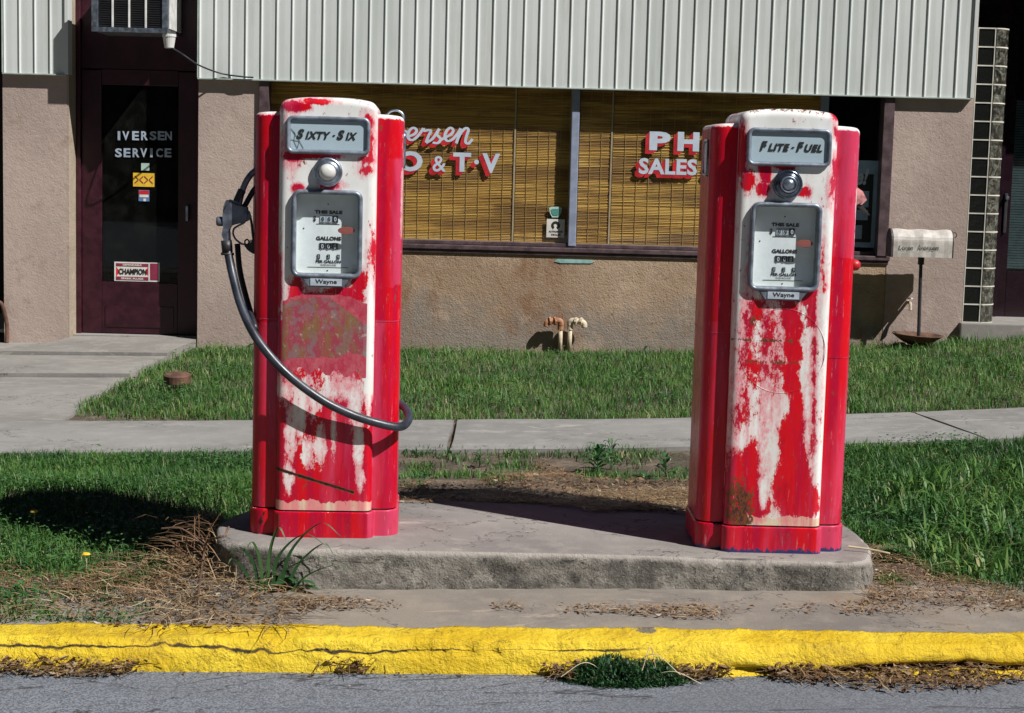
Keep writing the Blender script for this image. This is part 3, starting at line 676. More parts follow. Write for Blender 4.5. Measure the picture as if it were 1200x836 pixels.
L1 = [[(c0.x+r_*math.cos(a),YS-.003,c0.z+r_*math.sin(a)) for a in np.linspace(R(-60),R(240),20)] for r_ in (.034,.014)]
loft(bm,L1,closed=False); own(ob('emblem',bm,MT['black_ink']),s1)
ctext(s1,'AUTHORIZED',643,270.5,660,272.8,YS,MT['black_ink'],off=.03); ctext(s1,'DEALER',646,274.3,657,276.3,YS,MT['black_ink'],off=.03)
pl = [(643.5,244),(646,242.5),(656,242.5),(658.5,244),(657.5,250),(654.5,255),(647,255),(644.5,250)]
bm = B(); poly_plate(bm,[(at(a,b,YS).x,at(a,b,YS).z) for a,b in pl],.002,0,y=YS-.001)
s2 = ob('window_sticker',bm,MT['mint_card'],label='small green shield sticker above the square white one',cat='sticker')
bm = B(); poly_plate(bm,[(at(651+(a-651)*.72,249+(b-249)*.62,YS).x,at(651+(a-651)*.72,249+(b-249)*.62,YS).z) for a,b in pl],.002,0,y=YS-.0035)
own(ob('emblem',bm,MT['green_card']),s2)
# poster in the last pane
po = card('window_poster',985,188,1028,290,YS-.002,MT['poster_blue'],label='pale blue poster with white script in the last pane, behind the right pump',cat='poster')
own(card('printed_panel',988,204,1022,284,YS-.0045,MT['black_ink']),po); own(card('printed_stripe',1004,224,1018,243,YS-.0065,MT['poster_blue']),po)
ctext(po,'e!',1003,197,1018,217,YS-.006,MT['letter_white'],off=.04,shear=.3)
for (a,b,c,d) in ((996,246,1017,258),(994,264,1010,280)): own(card('printed_stripe',a,b,c,d,YS-.0065,MT['poster_blue']),po)

# ---- left door in its recess
dr = empty('entrance_door',(wx(90,300,YD),YD-YW,0)); dr.parent = bld
def dx_(u): return wx(u,300,YD)
zbot = wz(160,391,YD); dx0 = dx_(88)
bo('door_frame',xA1+.013,dx_(96),YD-.04,YD+.06,ZB+.2,ZT-.02,MT['maroon_frame'],dr,.006)
xdr = xD1-.002
bo('door_frame',xdr-.05,xdr,YD-.04,YD+.06,ZB+.2,ZT-.02,MT['maroon_frame'],dr,.006)
bo('door_stile',dx_(96)+.003,dx_(119.5),YD-.01,YD+.035,zbot,wz(100,82,YD),MT['maroon_paint'],dr,.004)
bo('door_stile',xdr-.20,xdr-.053,YD-.01,YD+.035,zbot,wz(100,82,YD),MT['maroon_paint'],dr,.004)
bo('bottom_rail',dx_(119.5)+.002,xdr-.202,YD-.009,YD+.034,zbot,wz(150,331,YD),MT['maroon_paint'],dr,.004)
bo('kick_rail',dx_(119.5)+.03,xdr-.23,YD-.016,YD-.01,zbot+.05,zbot+.22,MT['maroon_paint'],dr,.003)
bo('top_rail',dx_(119.5)+.002,xdr-.202,YD-.009,YD+.034,wz(150,100,YD),wz(150,82,YD),MT['maroon_paint'],dr,.004)
dg = bo('pane',dx_(118),xdr-.19,YD+.008,YD+.014,wz(150,332,YD),wz(150,99,YD),MT['door_glass'],dr)
bo('transom_panel',dx_(96)+.003,xdr-.053,YD,YD+.05,wz(100,80,YD),ZT-.02,MT['maroon_paint'],dr)
bo('threshold',xA1+.013,xdr,YD-.12,YD+.1,zbot-.06,zbot-.006,MT['walk_concrete'],dr,.004)
bo('door_handle',xdr-.13,xdr-.11,YD-.06,YD-.012,wz(222,250,YD)-.06,wz(222,250,YD)+.06,MT['dull_chrome'],dr,.004)
YP = YD+.004
for k,(ch,u0) in enumerate(zip('IVERSEN',(138,143.5,155,165.5,175.5,185,193.5))):
    ctext(dg,ch,u0,154,u0+(3 if ch=='I' else 8),164.5,YP,MT['letter_pale'],off=.03)
for k,(ch,u0) in enumerate(zip('SERVICE',(135,145,155.5,164.5,176,183,193))):
    ctext(dg,ch,u0,174,u0+(3 if ch=='I' else 8),184.5,YP,MT['letter_pale'],off=.03)
y1 = card('door_sticker',156,203,181,219,YP,MT['yellow_card'],label='yellow sticker on the dark door glass below the SERVICE lettering',cat='sticker')
ctext(y1,'><><',158,206,179,216,YP,MT['maroon_card'])
b1 = card('door_sticker',162.5,223,175,236,YP,MT['blue_card'],label='small blue, white and red sticker below the yellow one on the door',cat='sticker')
own(card('printed_stripe',163,223.5,174.5,228,YP-.002,MT['letter_red']),b1); own(card('printed_stripe',163.5,228.3,174,231.5,YP-.0025,MT['paper_white']),b1); own(card('printed_stripe',168,233,171,236,YP-.0028,MT['paper_white']),b1)
g1 = card('door_sticker',165.5,191.5,175,200,YP,MT['mint_card'],label='tiny grey green sticker above the yellow one on the door',cat='sticker')
c1 = card('door_sticker',134,307.5,187,330,YP,MT['paper_white'],label='CHAMPION spark plug sticker at the foot of the door glass',cat='sticker')
own(card('printed_band',136,309,174,312.5,YP-.002,MT['maroon_card']),c1); own(card('printed_band',136,324.5,174,328.5,YP-.002,MT['maroon_card']),c1)
own(card('printed_band',176,309,185.5,328.5,YP-.002,MT['maroon_card']),c1)
bm = B()
for tri in (((136,312.5),(136,324.5),(141,318.5)),((174,312.5),(174,324.5),(170,318.5))):
    bm.faces.new([bm.verts.new((at(a,b,YP).x,YP-.002,at(a,b,YP).z)) for a,b in tri])
own(ob('printed_band',bm,MT['letter_red']),c1)
ctext(c1,'CHAMPION',139,315,172,322,YP-.002,MT['black_ink'],off=.04)
ctext(c1,'DEPENDABLE',144,309.7,166,311.7,YP-.002,MT['paper_white'],off=.03); ctext(c1,'SPARK PLUGS',142,325.5,168,327.8,YP-.002,MT['paper_white'],off=.03)

# ---- air conditioner over the door
YA = YD-.52; ax0, ax1 = wx(107,20,YA), wx(196,20,YA); az0 = wz(150,38,YA); az1 = az0+.42
ac = empty('air_conditioner',((ax0+ax1)/2,(YA+YD)/2,az0),label='boxy window air conditioner jutting out above the dark entrance door',cat='air conditioner')
bo('housing',ax0+.004,ax1-.004,YA+.05,YD-.002,az0+.005,az1-.004,MT['galvanised'],ac,.004)
bo('coil',ax0+.02,ax1-.02,YA+.020,YA+.048,az0+.02,az1-.02,MT['dark_metal'],ac)
for a,b,c,d in ((ax0,ax1,az0,az0+.034),(ax0,ax1,az1-.034,az1),(ax0,ax0+.05,az0+.036,az1-.036),(ax1-.04,ax1,az0+.036,az1-.036)):
    bo('grille_frame',a,b,YA,YA+.05,c,d,MT['dull_chrome'],ac,.003)
for u in (131.6,151,170.5):
    x = wx(u,20,YA); bo('grille_bar',x-.007,x+.007,YA+.004,YA+.018,az0+.036,az1-.036,MT['white_plastic'],ac,.002)
bm = B(); z = az0+.045
while z < az1-.045: box(bm,ax0+.052,ax1-.042,YA+.012,YA+.0195,z,z+.004); z += .017
own(ob('louvre',bm,MT['dark_metal'],kind='stuff'),ac)
for k in range(8): bo('side_louvre',ax1-.003,ax1+.003,YA+.09+.06*k,YA+.135+.06*k,az0+.04,az1-.04,MT['white_plastic'],ac)
cpx = at(198,46,YA+.05)
bm = B(); lathe(bm,[(0,.105),(.052,.105),(.052,.085),(.048,.083),(.036,.004),(.03,0),(0,0)],Matrix.Translation((cpx.x,YA+.06,az0-.107)),20)
ob('drip_cup',bm,MT['white_plastic'],smooth=False,label='white plastic cup under the right corner of the air conditioner',cat='cup')
pts = [at(201,56,YA+.06),at(214,64,YW-.35),at(232,76,YW-.25),at(258,86,AWY-.03),at(283,90,AWY-.03),at(297,91,AWY-.025)]
bm = B(); tube(bm,cat(pts,8),.0065,6); ob('cable',bm,MT['rubber'],label='thin black cable sagging from the white cup to the fascia',cat='cable')

# ---- glass block return and right-hand doorway
gb = empty('glass_block_column',(wx(1146,380),0,wz(1146,379))); gb.parent = bld
zb0, zb1 = wz(1150,378.5), wz(1150,33); NB = 16; bh = (zb1-zb0)/NB
gx0 = xC1+.004; bw = bh*.97
bm = B(); box(bm,0,bw-.012,0,.10,0,bh-.010,.008)
for f in list(bm.faces): pass
bme = bpy.data.meshes.new('glass_block'); bm.to_mesh(bme); bm.free(); bme.materials.append(MT['glass_block'])
bm = B(); arc_ = []
Rr = .125; na = 8
outer = [(Rr*math.sin(a),Rr-Rr*math.cos(a)) for a in np.linspace(0.05,R(86),na)]; inner = [((Rr-.085)*math.sin(a),Rr-(Rr-.085)*math.cos(a)) for a in np.linspace(0.05,R(86),na)]
sec = outer+inner[::-1]
loft(bm,[[(a,b,0.) for a,b in sec],[(a,b,bh-.010) for a,b in sec]],True,True); bmesh.ops.recalc_face_normals(bm,faces=bm.faces[:])
bmc = bpy.data.meshes.new('glass_block'); bm.to_mesh(bmc); bm.free(); bmc.materials.append(MT['glass_block_lit'])
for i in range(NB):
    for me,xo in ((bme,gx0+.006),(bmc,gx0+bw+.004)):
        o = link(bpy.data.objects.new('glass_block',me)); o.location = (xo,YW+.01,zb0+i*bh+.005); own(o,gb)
bm = B()
for i in range(NB+1):
    z = zb0+i*bh; box(bm,gx0,gx0+bw,YW+.004,YW+.10,z-.0045,z+.0045)
    L_ = [[(gx0+bw+.002+a*1.03,YW+.006+b,z+dz) for a,b in sec] for dz in (-.0045,.0045)]; loft(bm,L_,True,True)
for x in (gx0,gx0+bw-.006): box(bm,x,x+.006,YW+.003,YW+.10,zb0,zb1)
own(ob('mortar_joint',bm,MT['mortar']),gb)
stp = bo('door_step',xC1-.02,XR,YW-.06,YW+1.0,ZB,wz(1160,379.5,YW-.06),MT['walk_concrete'],None,.01)
zc = wz(1180,-14)
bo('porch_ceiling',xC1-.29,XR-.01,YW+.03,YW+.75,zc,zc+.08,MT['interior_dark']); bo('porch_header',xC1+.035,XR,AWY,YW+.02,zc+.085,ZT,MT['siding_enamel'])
YR = YW+.66
d2 = empty('side_door',(wx(1165,300,YR),YR-YW,0)); d2.parent = bld
ux = lambda u: wx(u,250,YR)
bo('door_frame',xC1+.14,ux(1172),YR-.05,YR+.05,wz(1160,380,YR)-.2,zc-.002,MT['vitrolite'],d2,.005)
bo('door_stile',ux(1172)+.003,ux(1183),YR-.02,YR+.02,wz(1160,380,YR)-.1,zc-.1,MT['vitrolite'],d2,.004)
bo('bottom_rail',ux(1183)+.002,ux(1183)+.75,YR-.019,YR+.019,wz(1160,380,YR)-.1,wz(1190,318,YR),MT['vitrolite'],d2,.004)
bo('pane',ux(1181.5),ux(1183)+.77,YR-.006,YR,wz(1190,319,YR),zc-.1,MT['door_glass'],d2)
bm = B(); z = wz(1190,315,YR)
while z < wz(1190,118,YR): box(bm,ux(1184.5),ux(1184.5)+.7,YR+.03,YR+.034,z,z+.017); z += .021
own(ob('mini_blind',bm,MT['door_blind'],kind='stuff'),d2)
bm = B(); hz_ = wz(1174,250,YR); box(bm,ux(1174),ux(1178),YR-.06,YR-.02,hz_-.16,hz_+.16,.006); own(ob('door_handle',bm,MT['dark_metal']),d2)
bm = B(); lathe(bm,[(0,.03),(.014,.028),(.018,.015),(.018,0)],Matrix.Translation((ux(1176),YR-.065,wz(1174,232,YR)))@Matrix.Rotation(R(90),4,'X'),14); own(ob('door_lock',bm,MT['dull_chrome']),d2)
# ================================================================== PUMPS
PH = 1.5
def pump_paint_fields(kind):
    """paint wear measured on the photograph: (what, cx, cy, rx, ry, strength), pixels of the front"""
    if kind == 'a':
        xc = lambda v: 382.5-4.5*(v-114)/516; vb = 630
        add = [(346,128,19,6,1.5),(368,122,18,4,1.2),(426,145,7,12,1.2),(430,165,4,20,.8),(342,184,13,7,1.5),(366,183,28,4,1.2),(340,170,6,16,.5),(425,187,8,5,.7),(424,198,6,5,.5),(349,221,7,5,1.1),(384,218,12,6,1.1),
               (326,330,5,40,1.3),(347,350,10,26,1.5),(362,352,20,14,1.1),(400,345,26,12,1.6),(418,328,9,16,1.4),(385,352,20,12,1.4),(430,320,4,30,.7),(434,300,3,30,.7)]
        sub = []
        low = (456,.9)
        wht = [(341,505,9,40,2.),(338,560,8,22,2.),(350,478,9,42,2.2),(336,460,10,20,1.),(366,470,10,25,1.2),(390,500,4,52,1.6),(392,458,24,10,1.2),(414,470,10,34,2.2),(419,520,7,48,2.2),(421,560,5,20,1.6),(375,520,9,28,1.3),(410,445,18,8,1.),(431,370,6,75,2.5),(430,450,6,45,1.8),(360,530,9,22,1.5),(328,450,4,30,.6)]
        stain = [(376,388,46,38,1.0)]; film = [(378,405,52,55,1.)]
        cream = [(383,594,62,7,1.5)]; rust = []
        blue = 0
    else:
        xc = lambda v: 924-20*(v-131)/516; vb = 648
        add = [(868,185,8,32,1.3),(876,218,10,14,1.2),(896,205,8,16,1.3),(893,226,9,8,1.3),(917,200,14,4,1.4),(938,228,9,6,1.2),(976,140,6,6,1.),(977,162,4,8,.8),(975,200,4,14,.9),(972,222,4,16,.6),
               (954,300,6,30,.6),(955,330,10,18,1.5),(946,346,14,14,1.4),(950,366,8,20,1.6),(925,370,12,30,1.2),(928,400,12,44,1.25),(888,362,12,16,.45),(880,385,10,26,.5),(880,430,14,22,.4),(900,400,12,44,.25),(925,350,20,10,.8),(925,440,12,24,1.1),
               (932,480,8,36,1.9),(930,520,20,40,2.2),(928,570,24,40,2.4),(945,580,14,34,2.),(876,560,14,34,1.8),(885,590,18,20,1.8),(862,575,14,48,1.6),(860,600,14,30,1.8),(881,540,9,28,1.2),(955,480,5,60,.7),(954,440,4,60,.5),(952,585,8,24,1.2),(872,465,5,30,.3),(866,490,5,18,.4)]
        low = None
        wht = [(895,575,5.5,26,2.6),(905,520,9,34,2.),(956,540,8,34,1.3),(958,420,5,160,1.6),(946,510,5,40,1.0)]
        stain = []; film = []; cream = [(917,600,48,7.5,1.6)]; rust = [(868,592,15,28,1.25),(872,612,8,8,1.2),(905,361,28,2.5,.6),(892,399,48,2.2,.95),(905,424,44,1.8,.75),(882,378,4,6,1.)]
        blue = 1
    def ev(x, z):                      # x across from the middle, z up
        v = vb-z*516/1.5; u = xc(v)+x*344
        f = np.full_like(x,-1.05)
        if low: f = np.where(v>low[0], -1.05+np.clip((v-low[0])/14,0,1)*1.9, f)
        for cx,cy,rx,ry,s in add: f = np.maximum(f, s*(1-np.hypot((u-cx)/rx,(v-cy)/ry))*1.0)
        if low:
            under = (v>355)&(v<=470)&(u<424); f = np.where(under, np.maximum(f,.5-np.abs(v-400)*.012), f)
        for cx,cy,rx,ry,s in wht: 
            d = 1-np.hypot((u-cx)/rx,(v-cy)/ry); f = np.where(d>-.4, np.minimum(f, .25-s*d*.75), f)
        f = np.clip(f,-1.05,.8)
        if low: f = np.where((v>440)&(u<424), np.maximum(f,-.62), f)
        else: f = np.where((v>345)&(v<600), np.maximum(f,-.80), f)
        out = {'red':f}
        def best(lst):
            g = np.zeros_like(x)
            for cx,cy,rx,ry,s in lst: g = np.maximum(g, s*np.clip(1.5-np.hypot((u-cx)/rx,(v-cy)/ry),0,1))
            return g
        st = best(stain)
        if stain:
            top = 341+.0052*(u-380)**2+6*(fbm(u,v,.06,3,2)-.5); fm = np.where((v>top)&(v<434+4*np.sin(u*.3)+(u-380)*.06)&(u>331)&(u<428-.0*v),1.,0.)
            st = np.where((v>top+5)&(v<422-(u-335)*.12+12*(fbm(u,v*0,.07,4,3)-.5))&(u<427),1.,0.)*fm
            # photo: purple at the left, brown across the middle, bare pink at upper right
            st = np.where((u-388)*.75>(v-349),0.,st)
            out['film'] = fm; f2 = f.copy(); out['red'] = f2
        out['stain'] = st
        
        wob = 9*(fbm(u*.0+x*1.,x*0,26,4,17 if kind=='a' else 37)-.5)+ (0 if kind=='a' else 1)
        cd = np.clip((v-(vb-43+wob))/4,-1.3,1.3)
        if kind=='b': cd = np.minimum(cd, np.clip((x+.10)/.02,-1.3,1.3))
        out['cream'] = cd
        out['rust'] = best(rust)*.62
        return out
    return ev, blue
def set_attr(me, d, nv):
    for k in ('red','fade','stain','film','cream','rust','blue'):
        a = me.attributes.new(k,'FLOAT','POINT'); v = d.get(k, np.full(nv,-9.) if k=='cream' else np.zeros(nv)); a.data.foreach_set('value', np.ascontiguousarray(v,dtype=np.float32))
def shell(ring, zs, tops, topf, hole=None):
    """ring: outline (x,y) ccw; zs rows; tops: rounding radius; returns verts, faces"""
    ring = np.array(ring); n = len(ring)
    t = np.roll(ring,-1,0)-np.roll(ring,1,0); t /= np.linalg.norm(t,axis=1)[:,None]; nr = np.stack([t[:,1],-t[:,0]],1)
    rows = [(z,0.) for z in zs]; z1 = zs[-1]
    for a in np.linspace(0,90,9)[1:]: rows.append((z1+tops*math.sin(R(a)), tops*(1-math.cos(R(a)))))
    V = []
    for z,ins in rows:
        p = ring-nr*ins; zz = topf(p[:,0],z); V.append(np.c_[p,zz])
    return V, n
def mesh_from_rows(name, V, n, cap=True, skip=None):
    me = bpy.data.meshes.new(name); verts = np.concatenate(V); F_ = []
    for r_ in range(len(V)-1):
        for k in range(n):
            a = r_*n+k; b = r_*n+(k+1)%n; q = (a,b,b+n,a+n)
            if skip is not None:
                c = verts[list(q)].mean(0)
                if skip(c): continue
            F_.append(q)
    if cap: F_.append(tuple(range((len(V)-1)*n, len(V)*n)))
    me.from_pydata([tuple(v) for v in verts],[],F_); return me, verts
def rnd_poly(pts, seg=6, step=None):  # pts: (x,y,r)
    out = []; n = len(pts)
    for i in range(n):
        a,b,c = Vector(pts[i-1][:2]),Vector(pts[i][:2]),Vector(pts[(i+1)%n][:2]); r = pts[i][2]
        if r<=0: out.append(tuple(b)); continue
        d1 = (a-b).normalized(); d2 = (c-b).normalized(); ang = d1.angle(d2); t = r/math.tan(ang/2)
        cen = b+(d1+d2).normalized()*(r/math.sin(ang/2)); p1 = b+d1*t; p2 = b+d2*t
        a1 = math.atan2(*(p1-cen).yx); a2 = math.atan2(*(p2-cen).yx); da = (a2-a1+math.pi)%(2*math.pi)-math.pi
        for k in range(seg+1): q = a1+da*k/seg; out.append((cen.x+r*math.cos(q),cen.y+r*math.sin(q)))
    if step:
        o2 = []
        for a,b in zip(out,out[1:]+out[:1]):
            m_ = max(1,int(math.hypot(b[0]-a[0],b[1]-a[1])/step))
            for k in range(m_): o2.append((a[0]+(b[0]-a[0])*k/m_,a[1]+(b[1]-a[1])*k/m_))
        out = o2
    return out
FY = -.205                             # plane of the cabinet front (local)
def make_pump(kind, loc, rz, label, sign, paint, chrome, bezel):
    root = empty('fuel_pump', loc, rz, label=label, cat='fuel pump', group='old fuel pumps on the island')
    root.scale = (1,1,.987); ev, blue = pump_paint_fields(kind); mat = paint
    # white cabinet
    ring = rnd_poly([(-.1615,FY,.028),(.1615,FY,.028),(.1615,.205,.03),(-.1615,.205,.03)],6,.0045)
    HX,HZ0,HZ1 = .103,.905,1.170
    top = lambda x,z: .094+(z-.094)*((PH-.020*np.abs(x/.17)**3)-.094)/(PH-.094)
    V,n = shell(ring, list(np.arange(.094,PH-.030,.0045)), .026, top)
    me,verts = mesh_from_rows('cabinet',V,n, skip=lambda c: c[1]<FY+.002 and abs(c[0])<HX and HZ0<c[2]<HZ1)
    d = ev(verts[:,0], verts[:,2]); sd_ = verts[:,1] > FY+.03
    nzv = fbm(verts[:,1]+verts[:,0]*3,verts[:,2],5,4,3)
    d['red'] = np.where(sd_, (fbm(verts[:,1]*2,verts[:,2],3,4,9)-.5)*3-.1, d['red'])
    for k in ('stain','film','rust','cream'):
        if k in d: d[k] = np.where(sd_,-9. if k=='cream' else 0,d[k])
    # flecks of rust and bare primer along the crown
    d['rust'] = np.maximum(d['rust'], np.clip((verts[:,2]-1.470)/.02,0,1)*(.10 if kind=='a' else .42))
    if kind=='a':   # long rusty gouge low on the front
        v = 630-verts[:,2]*344; u = 378.5+verts[:,0]*344
        g = np.exp(-((v-(549+(u-325)*.30))/1.6)**2)*((u>322)&(u<414)); d['rust'] = np.maximum(d['rust'],1.7*g)
    d['fade'] = np.clip(.5-verts[:,2]*0,0,1)*0+.25
    set_attr(me,d,len(verts)); finish('cabinet',me,mat,root,True)
    # side panels
    for s in (-1,1):
        ring = rnd_poly([(.152,-.163,.010),(.2475,-.163,.052),(.2475,.163,.052),(.152,.163,.010)],9,.008)
        if s<0: ring = [(-a,b) for a,b in ring][::-1]
        topc = lambda x,z,s=s: .094+(z-.094)*((1.447-.008*((np.abs(x)-.16)/.1)**2)-.094)/(1.447-.094)
        V,n = shell(ring, list(np.arange(.094,1.447-.02,.012)), .016, topc); me,verts = mesh_from_rows('side_panel',V,n)
        x,y,z = verts.T
        topw = np.clip((z-1.418)/.018,0,1); red = 1.3-topw*(2.6 if s>0 else 1.8)
        # a scatter of scratches on the outer bend
        scr_ = np.exp(-((np.abs(x)-.245)/.008)**2)*np.clip((z-.75)/.3,0,1)*(y<0); red = red-scr_*(1.35 if s>0 else .5)*(.5+fbm(x*0,z,9,3,4))
        fade = np.where(z>.742, (np.abs(x)-.20)/.03*.9, .3-(np.abs(x)-.2)/.03*.5) if s>0 else np.where(z<.74 if kind=='a' else z<.78, .6, -.8)
        fade = np.where((z>.742)&(s>0)&(z>1.30), fade-.8, fade)
        if kind=='b' and s>0: fade = np.where(z<.66,.45,np.where(z<1.0,-.9,.9+(np.abs(x)-.2)/.03*.3))
        if s>0 and kind=='a': fade = np.where((z>.742)&(z<.86),-.4,fade)
        side = np.abs(x)>.2465
        fade = np.where(side, .9, fade)
        blu = np.zeros_like(x)
        set_attr(me,{'red':red,'fade':fade,'blue':blu,'rust':np.where(side&(s<0)&(kind=='b'),.25,0.)},len(verts)); sp = finish('side_panel',me,mat,root,True)
        # lap seam half way up
        bm = B(); zz_ = .742 if kind=='a' else (.665 if s>0 else .74)
        rg = rnd_poly([(.153,-.1642,.010),(.2487,-.1642,.052),(.2487,.1642,.052),(.153,.1642,.010)],6); rg = [(a*s,b) for a,b in rg]
        loft(bm,[[(a,b,zz_),] and (a,b,zz_) for a,b in rg] and [[(a,b,zz_) for a,b in rg],[(a,b,zz_+.0035) for a,b in rg]]); me = bpy.data.meshes.new('seam'); bmesh.ops.recalc_face_normals(bm,faces=bm.faces[:]); bm.to_mesh(me); bm.free()
        nv = len(me.vertices); set_attr(me,{'red':np.full(nv,.9),'fade':np.full(nv,.9)},nv); finish('lap_seam',me,mat,sp)
        # sight glass on the outer flank
        m4 = Matrix(((0,0,1,0),(1,0,0,0),(0,1,0,0),(0,0,0,1)))
        bm = B(); oo = rrect(.105,.125,.02,5)
        lp = [[(s*(.2465+h_),-.035+a*(1-i_),1.325+b*(1-i_)) for a,b in oo] for i_,h_ in ((0,0),(0,.006),(.10,.007),(.16,.003))]
        loft(bm,lp); ob('sight_glass_frame',bm,chrome,root,True)
        bm = B(); loft(bm,[[(s*(.2465+.002),-.035+a*.84,1.325+b*.84) for a,b in oo],[(s*(.2465+.0032),-.035+a*.8,1.325+b*.8) for a,b in oo]],True,True); ob('sight_glass',bm,MT['dial_paint'],root)
    # base plinth stepping round cabinet and panels
    hp = [(-.169,-.212,.030),(.169,-.212,.030),(.169,-.170,.006),(.253,-.170,.056),(.253,.170,.056),(.169,.170,.006),(.169,.212,.03),(-.169,.212,.03),(-.169,.170,.006),(-.253,.170,.056),(-.253,-.170,.056),(-.169,-.170,.006)]
    ring = rnd_poly(hp,7,.012); ra = np.array(ring); c0 = ra*0
    V = [np.c_[ra*k,np.full(len(ra),z)] for z,k in ((-.004,.999),(.004,1.),(.012,1.),(.025,1.),(.04,1.),(.055,1.),(.07,1.),(.082,1.),(.0865,.998),(.0885,.993),(.0885,.95))]
    me,verts = mesh_from_rows('base_plinth',V,len(ring)); x,y,z = verts.T
    red = np.full(len(x),1.2)-np.clip((z-.084)/.004,0,1)*.75
    bl = (np.clip((.030-z)/.03,0,1)*.9+np.clip((z-.080)/.006,0,1)*.35)*blue if blue else np.clip((.012-z)/.012,0,1)*.25
    set_attr(me,{'red':red,'fade':np.where(np.abs(x)>.15,.9,-.1)*(x>0)+.1,'blue':bl},len(verts)); pln = finish('base_plinth',me,mat,root,True)
    for px in (((-.215,-.208),) if kind=='a' else ()):
        bm = B(); pts = [(-.222+.004*math.sin(k*1.7)+k*.0022,-.1735,.004+k*.0085) for k in range(10)]
        for p in range(len(pts)): pass
        poly_plate(bm,[(a,c) for a,b,c in pts]+[(a+.0055-.004*abs(i-5)/5,c) for i,(a,b,c) in list(enumerate(pts))[::-1]],.003,0,y=-.1710); ob('split_seam',bm,MT['interior_dark'],pln)
        bm = B(); box(bm,-.1505,-.1475,-.2136,-.211,.002,.086); ob('split_seam',bm,MT['interior_dark'],pln)
    bm = B(); lp = [(a*.985,b*.985) for a,b in hp and [(q[0],q[1]) for q in ring]]
    loft(bm,[[(a*.97,b*.97,.0) for a,b in lp],[(a*.97,b*.97,.096) for a,b in lp]],True,True); ob('frame_core',bm,MT['interior_dark'],root)
    # sign at the top
    zs_ = 1.366
    bm = B(); ring_frame(bm,0,zs_,FY,.276,.126,.024,[(0,-.001),(0,.008),(.003,.013),(.008,.014),(.013,.011),(.0145,.003),(.016,.002)]); sg = ob('sign_frame',bm,bezel,root,True)
    bm = B(); loft(bm,[[(a,FY-.0028,zs_+b) for a,b in rrect(.248,.098,.012)],[(a,FY-.0035,zs_+b) for a,b in rrect(.246,.096,.011)]],False,True); sp = ob('sign_panel',bm,MT['sign_face'],root)
    W4 = .2; bm = B(); y = FY-.0055
    for s,a,b,h in sign: add_text(bm,s,a,b,zs_-.0135+(.011 if s=='-' else 0),zs_-.0135+h+(.011-h*0 if s=='-' else 0),y,shear=.3,off=.045,space=1.12)
    ob('sign_lettering',bm,MT['black_ink'],sp,kind='stuff')
    if kind=='a':
        for pts in (((-.120,.018),(-.098,-.012),(-.092,-.024),(-.080,-.045)),((-.122,-.016),(-.108,-.019),(-.092,-.022)),((-.095,-.022),(-.100,-.045)),((-.122,.02),(-.108,.004),(-.112,-.02),(-.10,-.045))):
            bm = B(); tube(bm,[(a,y+.0005,zs_+b) for a,b in pts],.0006,4); ob('crack',bm,MT['black_ink'],sp)
    # round light below the sign
    zk = 1.2445; mt = Matrix.Translation((.0,FY,zk))@Matrix.Rotation(R(90),4,'X')
    bm = B(); lathe(bm,[(.049,-.002),(.049,.010),(.047,.014),(.042,.016),(.038,.014),(.035,.020),(.030,.024),(.027,.022)],mt,40); kb = ob('lamp_ring',bm,chrome,root,True)
    bm = B()
    if kind=='a': lathe(bm,[(.028,.018),(.027,.030),(.0245,.044),(.020,.052),(.012,.057),(0,.058)],mt,32); ob('lamp_lens',bm,MT['milk_glass'],root,True)
    else: lathe(bm,[(.029,.016),(.027,.034),(.024,.036),(.022,.028),(.020,.030),(.0165,.036),(.009,.040),(0,.041)],mt,32); ob('lamp_lens',bm,MT['dull_chrome'],root,True)
    # dial window
    zc_ = (HZ0+HZ1)/2; hw,hh = .2345,.296
    bm = B(); ring_frame(bm,0,zc_,FY,hw,hh,.030,[(0,-.001),(0,.012),(.003,.018),(.008,.020),(.013,.018),(.0155,.010),(.0165,-.004)]); ob('dial_frame',bm,bezel,root,True)
    bm = B(); DY = FY+.030; hx,z0,z1 = HX+.004,HZ0-.004,HZ1+.004
    for q in (((-hx,z0),(-hx,z1)),((hx,z1),(hx,z0)),((-hx,z1),(hx,z1)),((hx,z0),(-hx,z0))):
        (a,b),(c,d_) = q; bm.faces.new([bm.verts.new(p) for p in ((a,FY+.0005,b),(c,FY+.0005,d_),(c*.97,DY,d_),(a*.97,DY,b))])
    ob('dial_housing',bm,MT['box_inside'],root)
    bm = B(); box(bm,-hx+.004,hx-.004,DY-.004,DY-.001,z0,z1); df = ob('dial_face',bm,MT['dial_paint'],root)
    bm = B(); loft(bm,[[(a,FY-.0035,zc_+b) for a,b in rrect(hw-.030,hh-.030,.016)]],True); gl = ob('dial_glass',bm,MT['dial_glass'],root)
    # lettering and number wheels on the face (photo pixels about the dial centre)
    q = lambda u,v: ((u-378.5)/344*1.02+.000, zc_-(v-273.5)/344*1.02)
    yt = DY-.0055
    def dt(s,u0,v0,u1,v1,m_=MT['black_ink'],**k):
        (a,b),(c,d_) = q(u0,v0),q(u1,v1); bm = B(); add_text(bm,s,a,c,d_,b,yt,**k); ob('dial_lettering',bm,m_,df,kind='stuff')
    def dbx(u0,v0,u1,v1,m_=MT['black_ink'],dy=.0,name='number_wheel',th=.003):
        (a,b),(c,d_) = q(u0,v0),q(u1,v1); bm = B(); box(bm,a,c,DY-.004-th+dy,DY-.0042+dy,d_,b,.0004); return ob(name,bm,m_,df)
    dt('THIS SALE',364,247,395,251,off=.06); dt('$',362.5,253.5,365.5,260.5,off=.05)
    dt('GALLONS',366,276.5,394,281,off=.05); dt('PER GALLON',366,303.5,394,306.8,off=.05); dt('TAXES INCLUDED',371,308,389,310,off=.02)
